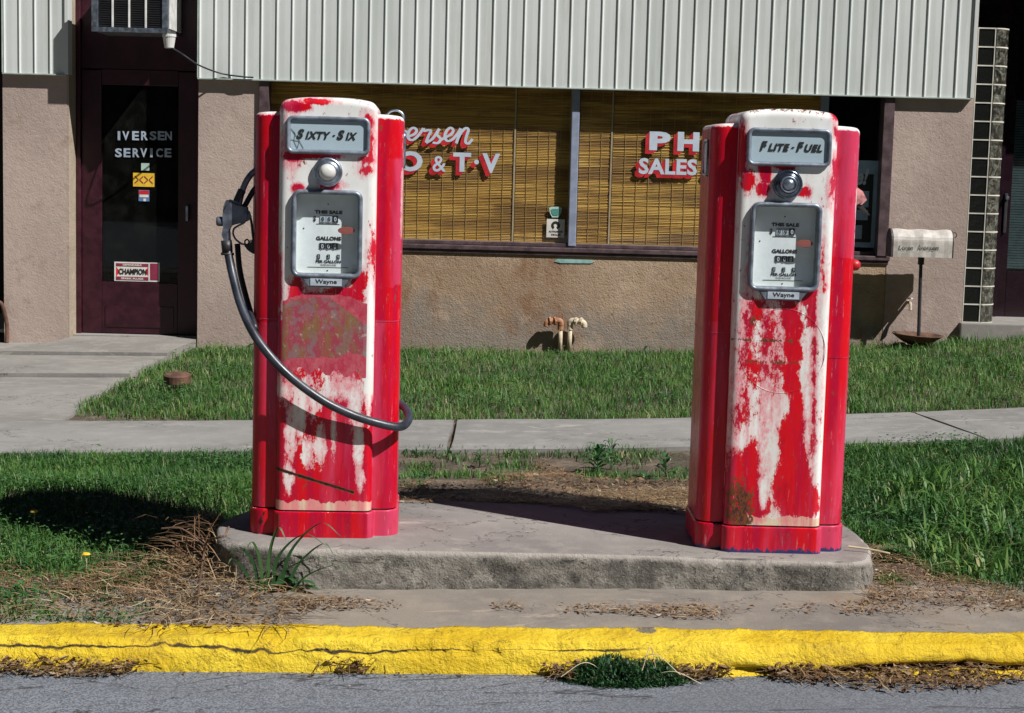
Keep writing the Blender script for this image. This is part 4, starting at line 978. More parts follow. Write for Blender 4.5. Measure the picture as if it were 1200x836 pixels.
    for u0 in (370,377,384):
        o = dbx(u0,253,u0+6.3,260.5,MT['plate_face'] if u0<384 else MT['black_ink']); 
    for u0 in (370,377,384): dbx(u0,284,u0+6.3,290.5)
    for k,u0 in enumerate((370,377,384)):
        for (v0,ch) in ((254.3,'0'),(285.2,'0')):
            (a,b),(c,d_) = q(u0+1.8,v0),q(u0+4.6,v0+5); bm = B(); add_text(bm,ch,a,c,d_,b,yt-.0035,off=.02); ob('dial_lettering',bm,MT['letter_white'] if (k==2 or v0>270) else MT['black_ink'],df,kind='stuff')
    for k,u0 in enumerate((367.5,378.5,389.5)):
        dbx(u0,297,u0+3.2,301.8); (a,b),(c,d_) = q(u0+.8,297.8),q(u0+2.3,301); bm = B(); add_text(bm,'029'[k],a,c,d_,b,yt-.0035); ob('dial_lettering',bm,MT['letter_white'],df,kind='stuff')
    dbx(366,262.3,392,262.9,name='rule_line',th=.0012); dbx(357,311.5,402,312.0,name='rule_line',th=.0012)
    for u,v in ((379,240),(352,268),(379,315.5)):
        bm = B(); a,b = q(u,v); lathe(bm,[(.0026,0),(.002,.0015),(0,.002)],Matrix.Translation((a,DY-.004,b))@Matrix.Rotation(R(90),4,'X'),10); ob('screw',bm,MT['black_ink'],df)
    bm = B(); a,b = q(400,269); lathe(bm,[(1,0),(.97,.0007),(0,.0008)],Matrix.Translation((a,FY-.004,b))@Matrix.Rotation(R(90),4,'X')@Matrix.Diagonal((.028,.0125,1,1)),28); ob('oval_decal',bm,MT['decal_red'],root)
    # maker's plate
    zp = zc_-hh/2-.012
    bm = B(); poly_plate(bm,[(-.086,zp+.016),(-.072,zp+.001),(-.066,zp+.001),(-.060,zp-.018),(.060,zp-.018),(.066,zp+.001),(.072,zp+.001),(.086,zp+.016)],.016,.003,y=FY-.007); pt = ob('maker_plate',bm,bezel,root)
    bm = B(); box(bm,-.052,.052,FY-.0175,FY-.0155,zp-.013,zp+.011,.0006); ob('plate_inlay',bm,MT['plate_face'],pt)
    bm = B(); add_text(bm,'Wayne',-.036,.036,zp-.010,zp+.009,FY-.0182,off=.02); ob('plate_lettering',bm,MT['black_ink'],pt,kind='stuff')
    for sx in (-1,1):
        bm = B(); lathe(bm,[(.006,0),(.006,.003),(.004,.006),(0,.007)],Matrix.Translation((sx*.068,FY-.004,zp+.006))@Matrix.Rotation(R(90),4,'X'),14); ob('plate_bolt',bm,chrome,root)
    return root
def pump_loc(ul,ur,v, rz):
    p = atz((ul+ur)/2,v,ISL_Z); q_ = Vector((math.sin(rz)*.212*-1,math.cos(rz)*.212,0)); return (p.x+q_.x, p.y+q_.y, ISL_Z)
rzA, rzB = R(3.2), R(.6)
pA_, pB_ = 'pump_paint','pump_paint_b'
LA = pump_loc(320,436,630.5,rzA); LB = pump_loc(847,961,648.5,rzB)
lw = .0293
def sign_text(word):                  # small capitals: (text, x0, x1, height)
    return word
A = make_pump('a',LA,rzA,'worn red and white fuel pump marked SIXTY-SIX with its hose looped across the front',
   [('S',-.104,-.078,.0325),('IXTY',-.0745,.009,.0255),('-',.014,.0235,.0045),('S',.028,.054,.0325),('IX',.0575,.096,.0255)],MT[pA_],MT['dull_chrome'],MT['bezel_grey'])
Bp = make_pump('b',LB,rzB,'worn red and white fuel pump marked FLITE-FUEL with no hose and a faded round emblem',
   [('F',-.096,-.071,.0325),('LITE',-.069,.002,.0255),('-',.007,.0175,.0045),('F',.023,.048,.0325),('UEL',.050,.108,.0255)],MT[pB_],MT['dark_chrome'],MT['bezel_grey'])
def O_(par, name, bm, mat, smooth=True, **k): return ob(name,bm,mat,par,smooth,**k)
# --- pump A: hose and nozzle.  q: photo pixels -> local x,z
def qa(u,v): 
    z = (630-v)/344; return ((u-(382.5-4.5*(v-114)/516))/344*1.0, z)
def P3(u,v,y): a,b = qa(u,v); return (a,y,b)
hp = [P3(263,296,-.06),P3(270,325,-.09),P3(283,362,-.16),P3(303,396,-.225),P3(335,432,-.252),P3(375,463,-.250),P3(410,481,-.240),P3(440,491,-.232),P3(465,497,-.20),P3(475,494,-.13),P3(475,487,-.06),P3(466,482,.03),P3(448,480,.10)]
bm = B(); tube(bm,cat(hp,10),.0148,14); hose = O_(A,'hose',bm,MT['hose_rubber'])
hp2 = [P3(273,290,-.02),P3(276,320,-.03),P3(284,350,-.06),P3(300,386,-.19)]
bm = B(); tube(bm,cat(hp2,8),.010,10); O_(A,'dark_strand',bm,MT['rubber'])  # second, thinner black strand along the inner side of the upper hose
bm = B(); a = Vector(hp[0]); tube(bm,[a+Vector((-.004,0,.03)),a+Vector((0,0,-.01))],.0185,14); tube(bm,[a+Vector((0,0,-.012)),a+Vector((0,0,-.02))],.0225,14); O_(hose,'coupling',bm,MT['dark_metal'])
zq = lambda a,b: qa(240+a/6.97,190+b/6.97)
nz_ = empty('nozzle',(0,0,0)); nz_.parent = A; NY = -.055
bm = B(); poly_plate(bm,[zq(a,b) for a,b in ((150,336),(182,330),(235,345),(262,360),(310,408),(338,425),(352,470),(330,500),(300,492),(210,515),(168,535),(182,600),(186,738),(134,738),(138,620),(128,560),(124,450),(128,390))],.042,.009,y=NY)
O_(nz_,'nozzle_body',bm,MT['dull_metal_grey'],False)
bm = B(); c = zq(100,512); lathe(bm,[(0,-.012),(.014,-.012),(.0165,-.006),(.0165,.010),(.012,.016),(.012,.03)],Matrix.Translation((c[0],NY,c[1]))@Matrix.Rotation(R(90),4,'Y'),20); O_(nz_,'vent_cap',bm,MT['dull_metal_grey'])
def tz(pts,r,n=8,y=NY): 
    bm = B(); tube(bm,cat([(zq(a,b)[0],y,zq(a,b)[1]) for a,b in pts],6),r,n); return bm
O_(nz_,'spout',tz([(250,370),(275,270),(310,180),(360,110),(430,60)],.0105,12),MT['dull_metal_grey'])
O_(nz_,'spout_spring',tz([(236,345),(262,285),(278,250)],.0135,12),MT['rubber'])
O_(nz_,'spout_sleeve',tz([(290,385),(325,320),(365,250),(410,205)],.0095,10,NY+.03),MT['rubber'])
O_(nz_,'guard',tz([(330,430),(350,500),(362,600),(370,690),(345,720),(300,705)],.0042),MT['rubber'])
O_(nz_,'trigger',tz([(305,498),(290,520),(240,548),(212,570),(205,610),(225,655),(270,690),(312,700)],.0034),MT['dull_metal_grey'])
O_(nz_,'hook_ring',tz([(300,690),(300,668),(318,655),(332,672),(325,695),(303,695)],.0026),MT['rubber'])
bm = B(); poly_plate(bm,[zq(a,b) for a,b in ((388,560),(425,560),(425,770),(370,770),(325,740),(300,705),(330,690),(372,700))],.06,.008,y=NY); O_(A,'nozzle_boot',bm,MT['dark_metal'],False)
# wire hook on the back of the crown
bm = B(); tube(bm,cat([P3(445,134,.10),P3(450,128,.10),P3(458,126.5,.10),P3(465,131,.10),P3(466,140,.10),P3(463,150,.10)],6),.004,8); O_(A,'wire_hook',bm,MT['dull_chrome'])
# --- pump B: boot on the right flank, red knob, and embossed circle
def qb(u,v): 
    z = (648-v)/344; return ((u-(924-20*(v-131)/516))/344, z)
bt = empty('nozzle_holder',(0,0,0)); bt.parent = Bp
pts = [qb(*q) for q in ((998,226),(1007,222),(1013,226),(1018,236),(1012,242),(1004,240),(998,242))]
bm = B(); poly_plate(bm,[(a+.012,b) for a,b in pts],.07,.008,y=-.02); me_o = ob('holder_cup',bm,MT['holder_paint'],bt)
pts = [qb(*q) for q in ((1004,240),(1013,243),(1021,250),(1010,243))]
bm = B(); poly_plate(bm,[(a+.012,b) for a,b in ((pts[0][0],pts[0][1]),(pts[1][0],pts[1][1]+.006),(pts[2][0]+.004,pts[2][1]-.012))],.04,.0,y=-.02); ob('holder_shadow',bm,MT['dark_metal'],bt)  # dark triangular plate standing in for the holder's shadow
c = qb(1000,313); bm = B(); lathe(bm,[(0,0),(.016,0),(.020,.008),(.018,.022),(.010,.030),(0,.031)],Matrix.Translation((.258,-.03,c[1]))@Matrix.Rotation(R(90),4,'Y'),16); ob('red_knob',bm,MT['letter_red'],Bp,True)
bm = B(); zc2 = (648-411)/344; cx2 = (916-913.3)/344
tube(bm,[(cx2+.142*math.cos(t),FY+.0006,zc2+.142*math.sin(t)) for t in np.linspace(0,2*math.pi,90)],.0016,5,False)
me = bpy.data.meshes.new('emblem_ring'); bmesh.ops.recalc_face_normals(bm,faces=bm.faces[:]); bm.to_mesh(me); bm.free(); nv = len(me.vertices)
vv = np.zeros(nv*3); me.vertices.foreach_get('co',vv); vv = vv.reshape(-1,3); ev,_ = pump_paint_fields('b'); set_attr(me,ev(vv[:,0],vv[:,2]),nv); finish('emblem_ring',me,MT[pB_],Bp,True)
# paint curl where a strip of chrome is missing, wire at the foot
bm = B(); tube(bm,cat([(.27,-.15,.016),(.34,-.17,.012),(.40,-.20,.006)],6),.0035,6); ob('foot_wire',bm,MT['cord_string'],Bp)

# ================================================================== SMALL THINGS BY THE WALL
# letter box on a plough-disc stand
YM = YW-.24
mx0,mx1 = wx(1044,285,YM),wx(1113,285,YM); mz1 = wz(1078,269,YM); mz0 = wz(1078,301,YM); mw = .19
mb = empty('mailbox',((mx0+mx1)/2,YM,float(terr((mx0+mx1)/2,YM))),label='white rural mailbox with handwritten name standing on a rusty disc against the wall',cat='mailbox')
hh_ = mz1-mz0
sec = [(-mw/2,0),(-mw/2,hh_*.55)]+[(-mw/2*math.cos(t),hh_*.55+hh_*.45*math.sin(t)) for t in np.linspace(.15,math.pi-.15,12)]+[(mw/2,hh_*.55),(mw/2,0)]
bm = B(); NS = 14; loops = []
for k in range(NS+1):
    x = mx0+(mx1-mx0)*k/NS; sag = .004*math.sin(k*1.1)+(.012 if k>NS-3 else 0)*0; loops.append([(x,YM+a*(1+.02*math.sin(k*2.)),mz0+b+sag*(b/hh_)-.006*(k/NS)*0) for a,b in sec])
loft(bm,loops,True,True); own(ob('box_body',bm,MT['mailbox_paint'],smooth=False),mb)
bm = B(); loft(bm,[[(mx0-.004-.012*q,YM+a*(1.05),mz0-.004+b*1.04) for a,b in sec] for q in (0,1)],True,True); own(ob('box_door',bm,MT['brown_frame']),mb)
bm = B(); loft(bm,[[(mx1+.001+.006*q,YM+a*(1.03),mz0-.002+b*1.02) for a,b in sec] for q in (0,1)],True,True); own(ob('back_rim',bm,MT['dark_metal']),mb)
bm = B(); tube(bm,cat([(mx1+.008,YM-.02,mz1-.03),(mx1+.03,YM-.02,mz1-.015),(mx1+.045,YM-.02,mz1-.04),(mx1+.03,YM-.02,mz1-.055)],5),.004,5); own(ob('flag_bracket',bm,MT['rust_metal']),mb)
def mtxt(s,u0,v0,u1,v1): 
    bm = B(); yy = YM-mw/2-.004; add_text(bm,s,wx(u0,290,yy),wx(u1,290,yy),wz(1075,v1,yy),wz(1075,v0,yy),yy-.001,shear=.25,off=.0); own(ob('handwriting',bm,MT['black_ink'],kind='stuff'),mb)
mtxt('Loren',1053,288,1070,293.5); mtxt('Iversen',1076,287,1100,293)
px = wx(1077,350,YM)
bm = B(); tube(bm,[(px,YM,mz0-.002),(px,YM,mz0-.06)],.024,10); own(ob('socket',bm,MT['dark_metal']),mb)
gz = float(terr(px,YM)); bm = B(); tube(bm,[(px,YM,mz0-.05),(px+.012,YM,gz+.05)],.0135,10); own(ob('post',bm,MT['dark_metal']),mb)
bm = B(); lathe(bm,[(0,.035),(.05,.03),(.12,.045),(.19,.085),(.195,.088),(.19,.078),(.12,.03),(.05,.0),(0,.0)],Matrix.Translation((px,YM,gz-.005))@Matrix.Rotation(R(2),4,'Y'),36); own(ob('disc_base',bm,MT['rust_metal'],smooth=True),mb)
# twin gas pipes
def pipe(u,label,rust,hook):
    YQ = YW-.062; x = wx(u,400,YQ); zt = wz(u,379,YQ); g = float(terr(x,YQ))-.03
    o = empty('vent_pipe',(x,YQ,g),label=label,cat='pipe',group='twin pipes against the shop wall'); m_ = MT['pipe_paint']; t_ = MT['pipe_rust'] if rust else m_
    bm = B(); tube(bm,[(x,YQ,g),(x,YQ,zt-.02)],.017,12); own(ob('riser',bm,m_,smooth=True),o)
    bm = B(); tube(bm,[(x,YQ,zt-.05),(x,YQ,zt-.012)],.0235,12); own(ob('collar',bm,t_),o)
    s = -1 if rust else 1
    bm = B(); tube(bm,cat([(x,YQ,zt-.02),(x,YQ,zt+.006),(x+s*.02,YQ-.005,zt+.02),(x+s*.07,YQ-.008,zt+.016),(x+s*.105,YQ-.01,zt+.004),(x+s*.112,YQ-.01,zt-.03)],5),.024,12); own(ob('elbow',bm,t_,smooth=True),o)
    for k,(dx,r_) in enumerate(((.045,.033),(.085,.031))):
        bm = B(); tube(bm,[(x+s*(dx-.008),YQ-.012,zt+.019),(x+s*(dx+.008),YQ-.017,zt+.017)],r_,8); own(ob('nut',bm,t_),o)
pipe(656.5,'left pipe of the pair with rusty orange elbow, below the window mullion',True,0)
pipe(667.5,'right pipe of the pair with cream painted elbow, below the window mullion',False,0)
# hose bib on the wall
p = at(1065,357,YW-.05); tp = empty('wall_tap',(p.x,YW-.002,p.z),label='small pale garden tap on the wall left of the mailbox post',cat='tap')
bm = B(); tube(bm,[(p.x,YW,p.z+.02),(p.x,YW-.07,p.z+.015)],.012,8); own(ob('stem',bm,MT['pipe_paint']),tp)
bm = B(); tube(bm,cat([(p.x,YW-.06,p.z+.015),(p.x,YW-.10,p.z+.01),(p.x,YW-.115,p.z-.04)],5),.013,8); own(ob('spout',bm,MT['pipe_paint']),tp)
bm = B(); lathe(bm,[(0,.008),(.024,.008),(.024,0),(0,0)],Matrix.Translation((p.x,YW-.075,p.z+.045)),10); own(ob('handle',bm,MT['white_plastic']),tp)
# pipe stub and hose at the far left, black hose by the door
a,b = at(8,388,YW-.04),at(4,376,YW-.04); bm = B(); tube(bm,cat([(a.x,YW-.04,terr(a.x,YW)-.02),(a.x,YW-.04,a.z+.05),(a.x-.03,YW-.05,b.z+.12),(a.x-.07,YW-.05,b.z+.15)],6),.016,8)
ob('bent_pipe',bm,MT['rust_metal'],smooth=True,label='short bent rusty pipe at the foot of the left pillar',cat='pipe')
a = att(208,455,0.)
bm = B(); lathe(bm,[(0,.05),(.07,.052),(.085,.045),(.085,.0),(.06,-.01)],Matrix.Translation(a+Vector((0,0,.04)))@Matrix.Rotation(R(6),4,'X'),22)
ob('pipe_cap',bm,MT['rust_metal'],label='rusty round pipe cap standing in the lawn left of the pumps',cat='pipe cap')
# ================================================================== VEGETATION AND LITTER
def inpoly(x, y, P):
    c = np.zeros(x.shape,bool); n = len(P)
    for i in range(n):
        x1,y1 = P[i]; x2,y2 = P[(i+1)%n]
        m_ = ((y1>y)!=(y2>y)); c ^= m_&(x < (x2-x1)*(y-y1)/(y2-y1+1e-12)+x1)
    return c
def scatter(P, n, dens=None, edge=0.):
    P = np.array(P); lo = P.min(0); hi = P.max(0); out = []; tot = 0; k = 0
    while tot < n and k < 40:
        q = rng.random((n*2,2))*(hi-lo)+lo
        jx_ = q[:,0]+edge*(fbm(q[:,0],q[:,1],6,3,5)-.5); jy_ = q[:,1]+edge*(fbm(q[:,0],q[:,1],6,3,8)-.5)
        ok = inpoly(jx_,jy_,P)
        if dens is not None: ok &= rng.random(len(q)) < dens(q[:,0],q[:,1])
        out.append(q[ok]); tot += ok.sum(); k += 1
    return np.concatenate(out)[:n]
def blade_mesh(name, pos, z0, h, wd, lean, az, mat, tint, curl=.5, parent=None, **k):
    """curved blades: five points, a quad and a triangle each (as 2 quads, last degenerate-free)"""
    n = len(h); dx,dy = np.cos(az),np.sin(az); px,py = -dy,dx
    def pt(f, side, lf):
        r = lf*h*lean; zz = z0+h*f*np.sqrt(np.clip(1-(lean*lf)**2*.6,.05,1)); return np.stack([pos[:,0]+dx*r+px*wd*side, pos[:,1]+dy*r+py*wd*side, zz],1)
    a = pt(0,-.5,0); b = pt(0,.5,0); c = pt(.55,.42,.35); d = pt(.55,-.42,.35); e = pt(1-curl*.25*lean,.0,1.); e2 = e+np.stack([px*wd*.12,py*wd*.12,0*wd],1)
    V = np.stack([a,b,c,d,e2,e],1).reshape(-1,3); i = np.arange(n)*6
    Fq = np.concatenate([np.stack([i,i+1,i+2,i+3],1),np.stack([i+3,i+2,i+4,i+5],1)])
    return np_mesh(name, V, Fq, mat, parent, False, {'tint':np.repeat(tint,6)}, **k)
def Q(*uv): return [X2(u,v) for u,v in uv]
def tint_of(p, base=.45, dry=0.):
    t = base+.75*(fbm(p[:,0],p[:,1],2.6,5,21)-.5)+.5*(rng.random(len(p))-.5); t = t+dry
    r = rng.random(len(p)); return np.clip(np.where(r<.02+.15*np.clip(fbm(p[:,0],p[:,1],3.7,4,81)*3-1.7,0,1),.9+.1*rng.random(len(p)),np.minimum(t,.85)),0,1)
def lawn(name, P, n, hmin, hmax, dens, edge, base, label, lean=.75, wd=.0042, hn=4, **k):
    p = scatter(P,n,dens,edge); m_ = len(p); pat = fbm(p[:,0],p[:,1],hn,4,33)
    h = (hmin+(hmax-hmin)*rng.random(m_)**1.4)*(.55+.9*pat); 
    return blade_mesh(name,p,terr(p[:,0],p[:,1])-.025,h,wd*(.6+.8*rng.random(m_)),(.25+lean*rng.random(m_)),rng.random(m_)*6.283,MT['grass_blades'],tint_of(p,base),kind='stuff')
# far lawn between the walk and the wall
PA = Q((84,484),(98,470),(135,452),(180,430),(214,412),(238,404))+[(wx(240),YW-.03),(xC1+.1,YW-.04),(X2(1215,393)[0],YW-.1),(7.,YW-.1),(7.,yf+.0),(.2,yf+.0),X2(300,492)]
lawn('lawn_grass',PA,120000,.03,.075,lambda x,y:np.clip(.25+1.3*fbm(x,y,1.3,3,4),0,1),.14,.58,'',lean=.9)
lawn('lawn_grass',PA,5000,.05,.12,lambda x,y:np.clip(4*fbm(x,y,2.3,4,94)-2,0,1),.1,.66,'',wd=.006,lean=.9)
PB = [(-7.2,yn-.01),(-1.02,yn-.01),X2(300,600),X2(262,632),X2(236,652),X2(180,648),X2(110,668),X2(60,700),X2(92,728),(X2(80,730)[0],KY+.03),(-7.2,KY+.03)]
lawn('lawn_grass',[( -3.4,q[1]) if q[0]<-5 else q for q in PB],95000,.025,.07,lambda x,y:np.clip(.15+1.5*fbm(x,y,2.1,4,14),0,1),.16,.44,'',wd=.0038,lean=1.)
PC = [(.93+.06,yn-.01),(3.9,yn-.01),(3.9,X2(1200,696)[1]),X2(1200,694),X2(1140,690),X2(1085,668),X2(1040,642),X2(998,622)]
lawn('lawn_grass',PC,95000,.025,.07,lambda x,y:np.clip(.3+1.3*fbm(x,y,2.1,4,44),0,1),.14,.42,'',wd=.004,lean=1.)
PCl = Q((1090,560),(1200,540),(1300,540),(1300,690),(1200,690),(1120,676),(1060,640),(1040,590))
lawn('lawn_grass',PCl,1500,.08,.145,None,.2,.62,'',wd=.009,lean=.9)
# scruffy strip behind the island and along the walk
PD = Q((468,530),(560,528),(625,530),(640,548),(600,566),(520,560),(470,572))
lawn('scrub_grass',PD,1500,.02,.055,lambda x,y:np.clip(5*fbm(x,y,5,4,51)-2.4,0,1),.1,.5,'')
PE = Q((672,530),(816,526),(816,560),(740,566),(680,558))
lawn('scrub_grass',PE,900,.02,.06,lambda x,y:np.clip(5*fbm(x,y,5,4,58)-2.5,0,1),.1,.5,'')
PF = Q((470,523),(820,521),(820,531),(470,533)); lawn('scrub_grass',PF,900,.02,.05,lambda x,y:np.clip(2.4*fbm(x,y,6,4,71)-.9,0,1),.05,.45,'')
# grass in the joints of the walk, along the wall foot
PG = Q((0,428),(28,424),(56,412),(50,408),(24,418),(-20,430)); lawn('joint_grass',PG,900,.02,.045,None,.03,.4,'')
PG2 = [(a,b) for a,b in Q((26,396),(62,396),(62,390),(26,390))]; lawn('joint_grass',PG2,500,.03,.07,None,.03,.4,'')
PG3 = Q((95,486),(300,489),(300,493),(95,489)); lawn('joint_grass',PG3,300,.01,.02,None,.02,.4,'')
PG4 = Q((470,513),(522,521),(524,516),(472,509)); lawn('joint_grass',PG4,260,.01,.03,None,.02,.5,'')
def clover(P,n,seed,base=.5,smax=.014):
    p = scatter(P,n,lambda x,y:np.clip(5*fbm(x,y,1.9,4,seed)-2.6,0,1),.15); m_ = len(p); z = terr(p[:,0],p[:,1])+.02+.03*rng.random(m_); V = []; s = .006+(smax-.006)*rng.random(m_); a = rng.random(m_)*6.283
    for ph,r_ in ((0,1),(1.3,.7),(2.6,.9),(3.9,.8),(5.2,.7)): V.append(np.stack([p[:,0]+np.cos(a+ph)*s*r_,p[:,1]+np.sin(a+ph)*s*r_,z+s*(rng.random(m_)-.5)*.8],1))
    i = np.arange(m_)*5; np_mesh('clover_leaves',np.stack(V,1).reshape(-1,3),np.stack([i,i+1,i+2,i+3,i+4],1),MT['weed_leaves'],None,False,{'tint':np.repeat(np.clip(base+rng.normal(0,.25,m_),0,1),5)},kind='stuff')
clover(PA,4500,62,.85); clover([( -3.4,q[1]) if q[0]<-5 else q for q in PB],3600,63,.8,.010); clover(PC,3000,64,.6,.011)
PBl = Q((60,700),(92,728),(150,730),(215,712),(175,690),(200,668),(240,650),(180,650),(110,668))
lawn('lawn_grass',PBl,4200,.02,.06,lambda x,y:np.clip(4*fbm(x,y,5,4,19)-1.7,0,1),.15,.5,'',wd=.0036,lean=1.)
PBr = Q((1010,640),(1050,645),(1100,672),(1200,696),(1200,708),(1100,700),(1040,690))
lawn('lawn_grass',PBr,1800,.02,.06,lambda x,y:np.clip(4*fbm(x,y,5,4,29)-1.8,0,1),.12,.5,'',wd=.0036,lean=1.)
# ---- dry straw and debris
def straw(name, P, n, lmin, lmax, zpile, wd, base, lift=.25, dens=None, edge=.1, mat='straw_blades', ridge=None):
    p = scatter(P,n,dens,edge); m_ = len(p); L_ = lmin+(lmax-lmin)*rng.random(m_)**1.6; az = rng.random(m_)*6.283 if ridge is None else ridge+rng.normal(0,.9,m_)
    zb = terr(p[:,0],p[:,1])+.0+zpile(p[:,0],p[:,1])*rng.random(m_)**.8
    segs = 4; V = []; bend = rng.normal(0,.9,m_); up = lift*rng.random(m_)**1.5
    x,y,z = p[:,0].copy(),p[:,1].copy(),zb+.002; a = az.copy()
    for s in range(segs+1):
        wv = wd*(.5+.7*rng.random(m_) if s==0 else 1)*(1-(s/segs)**3*.8); 
        V.append(np.stack([x-np.sin(a)*wv*.5,y+np.cos(a)*wv*.5,z],1)); V.append(np.stack([x+np.sin(a)*wv*.5,y-np.cos(a)*wv*.5,z+wv*.3],1))
        st = L_/segs; x = x+np.cos(a)*st; y = y+np.sin(a)*st; z = z+st*up*(1.6-2.2*s/segs); a = a+bend*.35
    g = terr(V[0][:,0],V[0][:,1]); V = np.stack(V,1); V[:,:,2] = np.maximum(V[:,:,2], (g+.001)[:,None]-.0*V[:,:,2]*0-(V[:,:,1]<KY)*.0)
    V = V.reshape(-1,3); i = np.arange(m_)*(2*(segs+1)); Fq = np.concatenate([np.stack([i+2*s,i+2*s+1,i+2*s+3,i+2*s+2],1) for s in range(segs)])
    t = np.clip(base+.3*(fbm(p[:,0],p[:,1],6,3,5)-.5)+rng.normal(0,.22,m_),0,1)
    return np_mesh(name,V,Fq,MT[mat],None,False,{'tint':np.repeat(t,2*(segs+1))},kind='stuff')
c1_ = X2(262,690); pile = lambda x,y: .045*np.exp(-((x-c1_[0])/.28)**2-((y-c1_[1])/.22)**2)+.012
PS = Q((60,700),(110,672),(180,655),(236,640),(262,640),(300,690),(372,700),(352,722),(300,738),(90,740))
straw('dry_straw',PS,650,.04,.16,pile,.0026,.58,.25,lambda x,y:np.clip(3*fbm(x,y,5,4,3)-1.1,0,1),.2)
straw('dry_straw',Q((170,680),(250,650),(300,680),(365,705),(330,735),(180,738)),800,.05,.24,pile,.0026,.70,.22,lambda x,y:np.clip(3*fbm(x,y,6,4,13)-1.,0,1),.2,ridge=.25)
straw('dry_straw',Q((222,625),(262,628),(272,690),(205,700)),260,.07,.20,lambda x,y:.15*np.exp(-((x-X2(240,665)[0])/.12)**2)+.0,.003,.22,.9)
straw('dry_straw',Q((0,655),(180,650),(235,645),(200,700),(0,732)),1300,.03,.10,lambda x,y:x*0+.012,.003,.35,.3,lambda x,y:np.clip(2.4*fbm(x,y,4,3,9)-.8,0,1))
# flat crumpled bits: leaves and chips
def bits(name, P, n, smin, smax, base, zoff=0., dens=None, edge=.05, zf=None):
    p = scatter(P,n,dens,edge); m_ = len(p); s = smin+(smax-smin)*rng.random(m_)**2; a = rng.random(m_)*6.283; zb = (terr(p[:,0],p[:,1]) if zf is None else zf(p[:,0],p[:,1]))+zoff+.003
    V = []; 
    for k,(r_,ph) in enumerate(((1,0),(.62,1.45),(1,3.1),(.55,4.6))):
        V.append(np.stack([p[:,0]+np.cos(a+ph)*s*r_,p[:,1]+np.sin(a+ph)*s*r_,zb+s*rng.random(m_)*.9],1))
    V = np.stack(V,1).reshape(-1,3); i = np.arange(m_)*4; t = np.clip(base+rng.normal(0,.24,m_),0,1)
    return np_mesh(name,V,np.stack([i,i+1,i+2,i+3],1),MT['litter_leaves'],None,False,{'tint':np.repeat(t,4)},kind='stuff')
fl = lambda x,y: np.clip(3*fbm(x,y,3.4,4,66)-1.15,0,1)
foot = Q((330,699),(600,708),(850,712),(1010,706),(1036,690),(1200,700),(1200,716),(1000,722),(820,726),(600,716),(330,716))
bits('leaf_litter',foot,1300,.002,.012,.45,0,fl); straw('dry_straw',foot,900,.02,.07,lambda x,y:x*0+.006,.0018,.55,.3,fl)
dirt = Q((470,560),(560,562),(640,535),(690,560),(815,562),(815,606),(640,588),(470,596))
zdirt = lambda x,y: np.where(y<yk+.03, ISL_Z, terr(x,y)-.01)
bits('leaf_litter',Q((180,655),(236,645),(300,690),(365,712),(300,736),(90,736),(60,690)),1100,.003,.016,.42)
bits('leaf_litter',dirt,2600,.003,.014,.40,0,None,.1,zdirt)
PH2 = Q((560,572),(815,575),(815,612),(700,600),(560,586))
p_ = scatter(PH2,3600,lambda x,y:np.clip(2*fbm(x,y,4,3,4)-.3,0,1),.1)
def flatstraw(p,zf,n0,x1,base):
    m_ = len(p); a = rng.random(m_)*6.283; L_ = .015+x1*rng.random(m_)**1.5; z = zf(p[:,0],p[:,1])+.003+.012*rng.random(m_); z2 = z+L_*.25*(rng.random(m_)-.3); w_ = .0012
    V = np.stack([np.stack([p[:,0]-np.sin(a)*w_,p[:,1]+np.cos(a)*w_,z],1),np.stack([p[:,0]+np.sin(a)*w_,p[:,1]-np.cos(a)*w_,z],1),
        np.stack([p[:,0]+np.sin(a)*w_+np.cos(a)*L_,p[:,1]-np.cos(a)*w_+np.sin(a)*L_,z2],1),np.stack([p[:,0]-np.sin(a)*w_+np.cos(a)*L_,p[:,1]+np.cos(a)*w_+np.sin(a)*L_,z2],1)],1).reshape(-1,3)
    i = np.arange(m_)*4; np_mesh(n0,V,np.stack([i,i+1,i+2,i+3],1),MT['straw_blades'],None,False,{'tint':np.repeat(np.clip(base+rng.normal(0,.2,m_),0,1),4)},kind='stuff')
flatstraw(p_,zdirt,'dry_straw',.06,.55)
flatstraw(scatter(dirt,2600,None,.1),zdirt,'dry_straw',.05,.35)
bare = Q((1000,640),(1040,640),(1090,670),(1200,696),(1200,714),(1030,706),(1022,690))
bits('leaf_litter',bare,800,.002,.011,.5); flatstraw(scatter(bare,900,None,.1),lambda x,y:terr(x,y),'dry_straw',.06,.45)
# gutter debris at the street edge
zs2 = lambda x,y: street_z(x,y)
SF = KY-.165
def gut(u0,u1,d,n,base,seed): 
    x0 = atz(u0,785,STZ).x; x1 = atz(u1,785,STZ).x; P = [(x0,SF+.03),(x1,SF+.03),(x1-.05,SF-d*.6),((x0+x1)/2,SF-d),(x0+.05,SF-d*.6)]
    heap = lambda x,y: street_z(x,y)+.035*np.clip((y-(SF-d))/d,0,1)*rng.random(len(x))
    bits('gutter_litter',P,n,.004,.018,base,0,None,.05,heap); flatstraw(scatter(P,n,None,.05),heap,'gutter_straw',.07,base)
gut(-60,172,.07,420,.45,1); gut(880,1190,.075,420,.45,2); gut(630,860,.07,500,.35,3); gut(370,450,.03,70,.3,4); gut(920,1150,.16,300,.35,5)
bits('gutter_litter',[(-3.2,SF),(3.2,SF),(3.2,SF-.04),(-3.2,SF-.04)],700,.002,.008,.25,0,None,.02,zs2)
# gravel specks on the street
bits('street_grit',[(-3.4,SF),(3.4,SF),(3.4,SF-.35),(-3.4,SF-.35)],900,.001,.004,.5,0,None,.02,zs2)
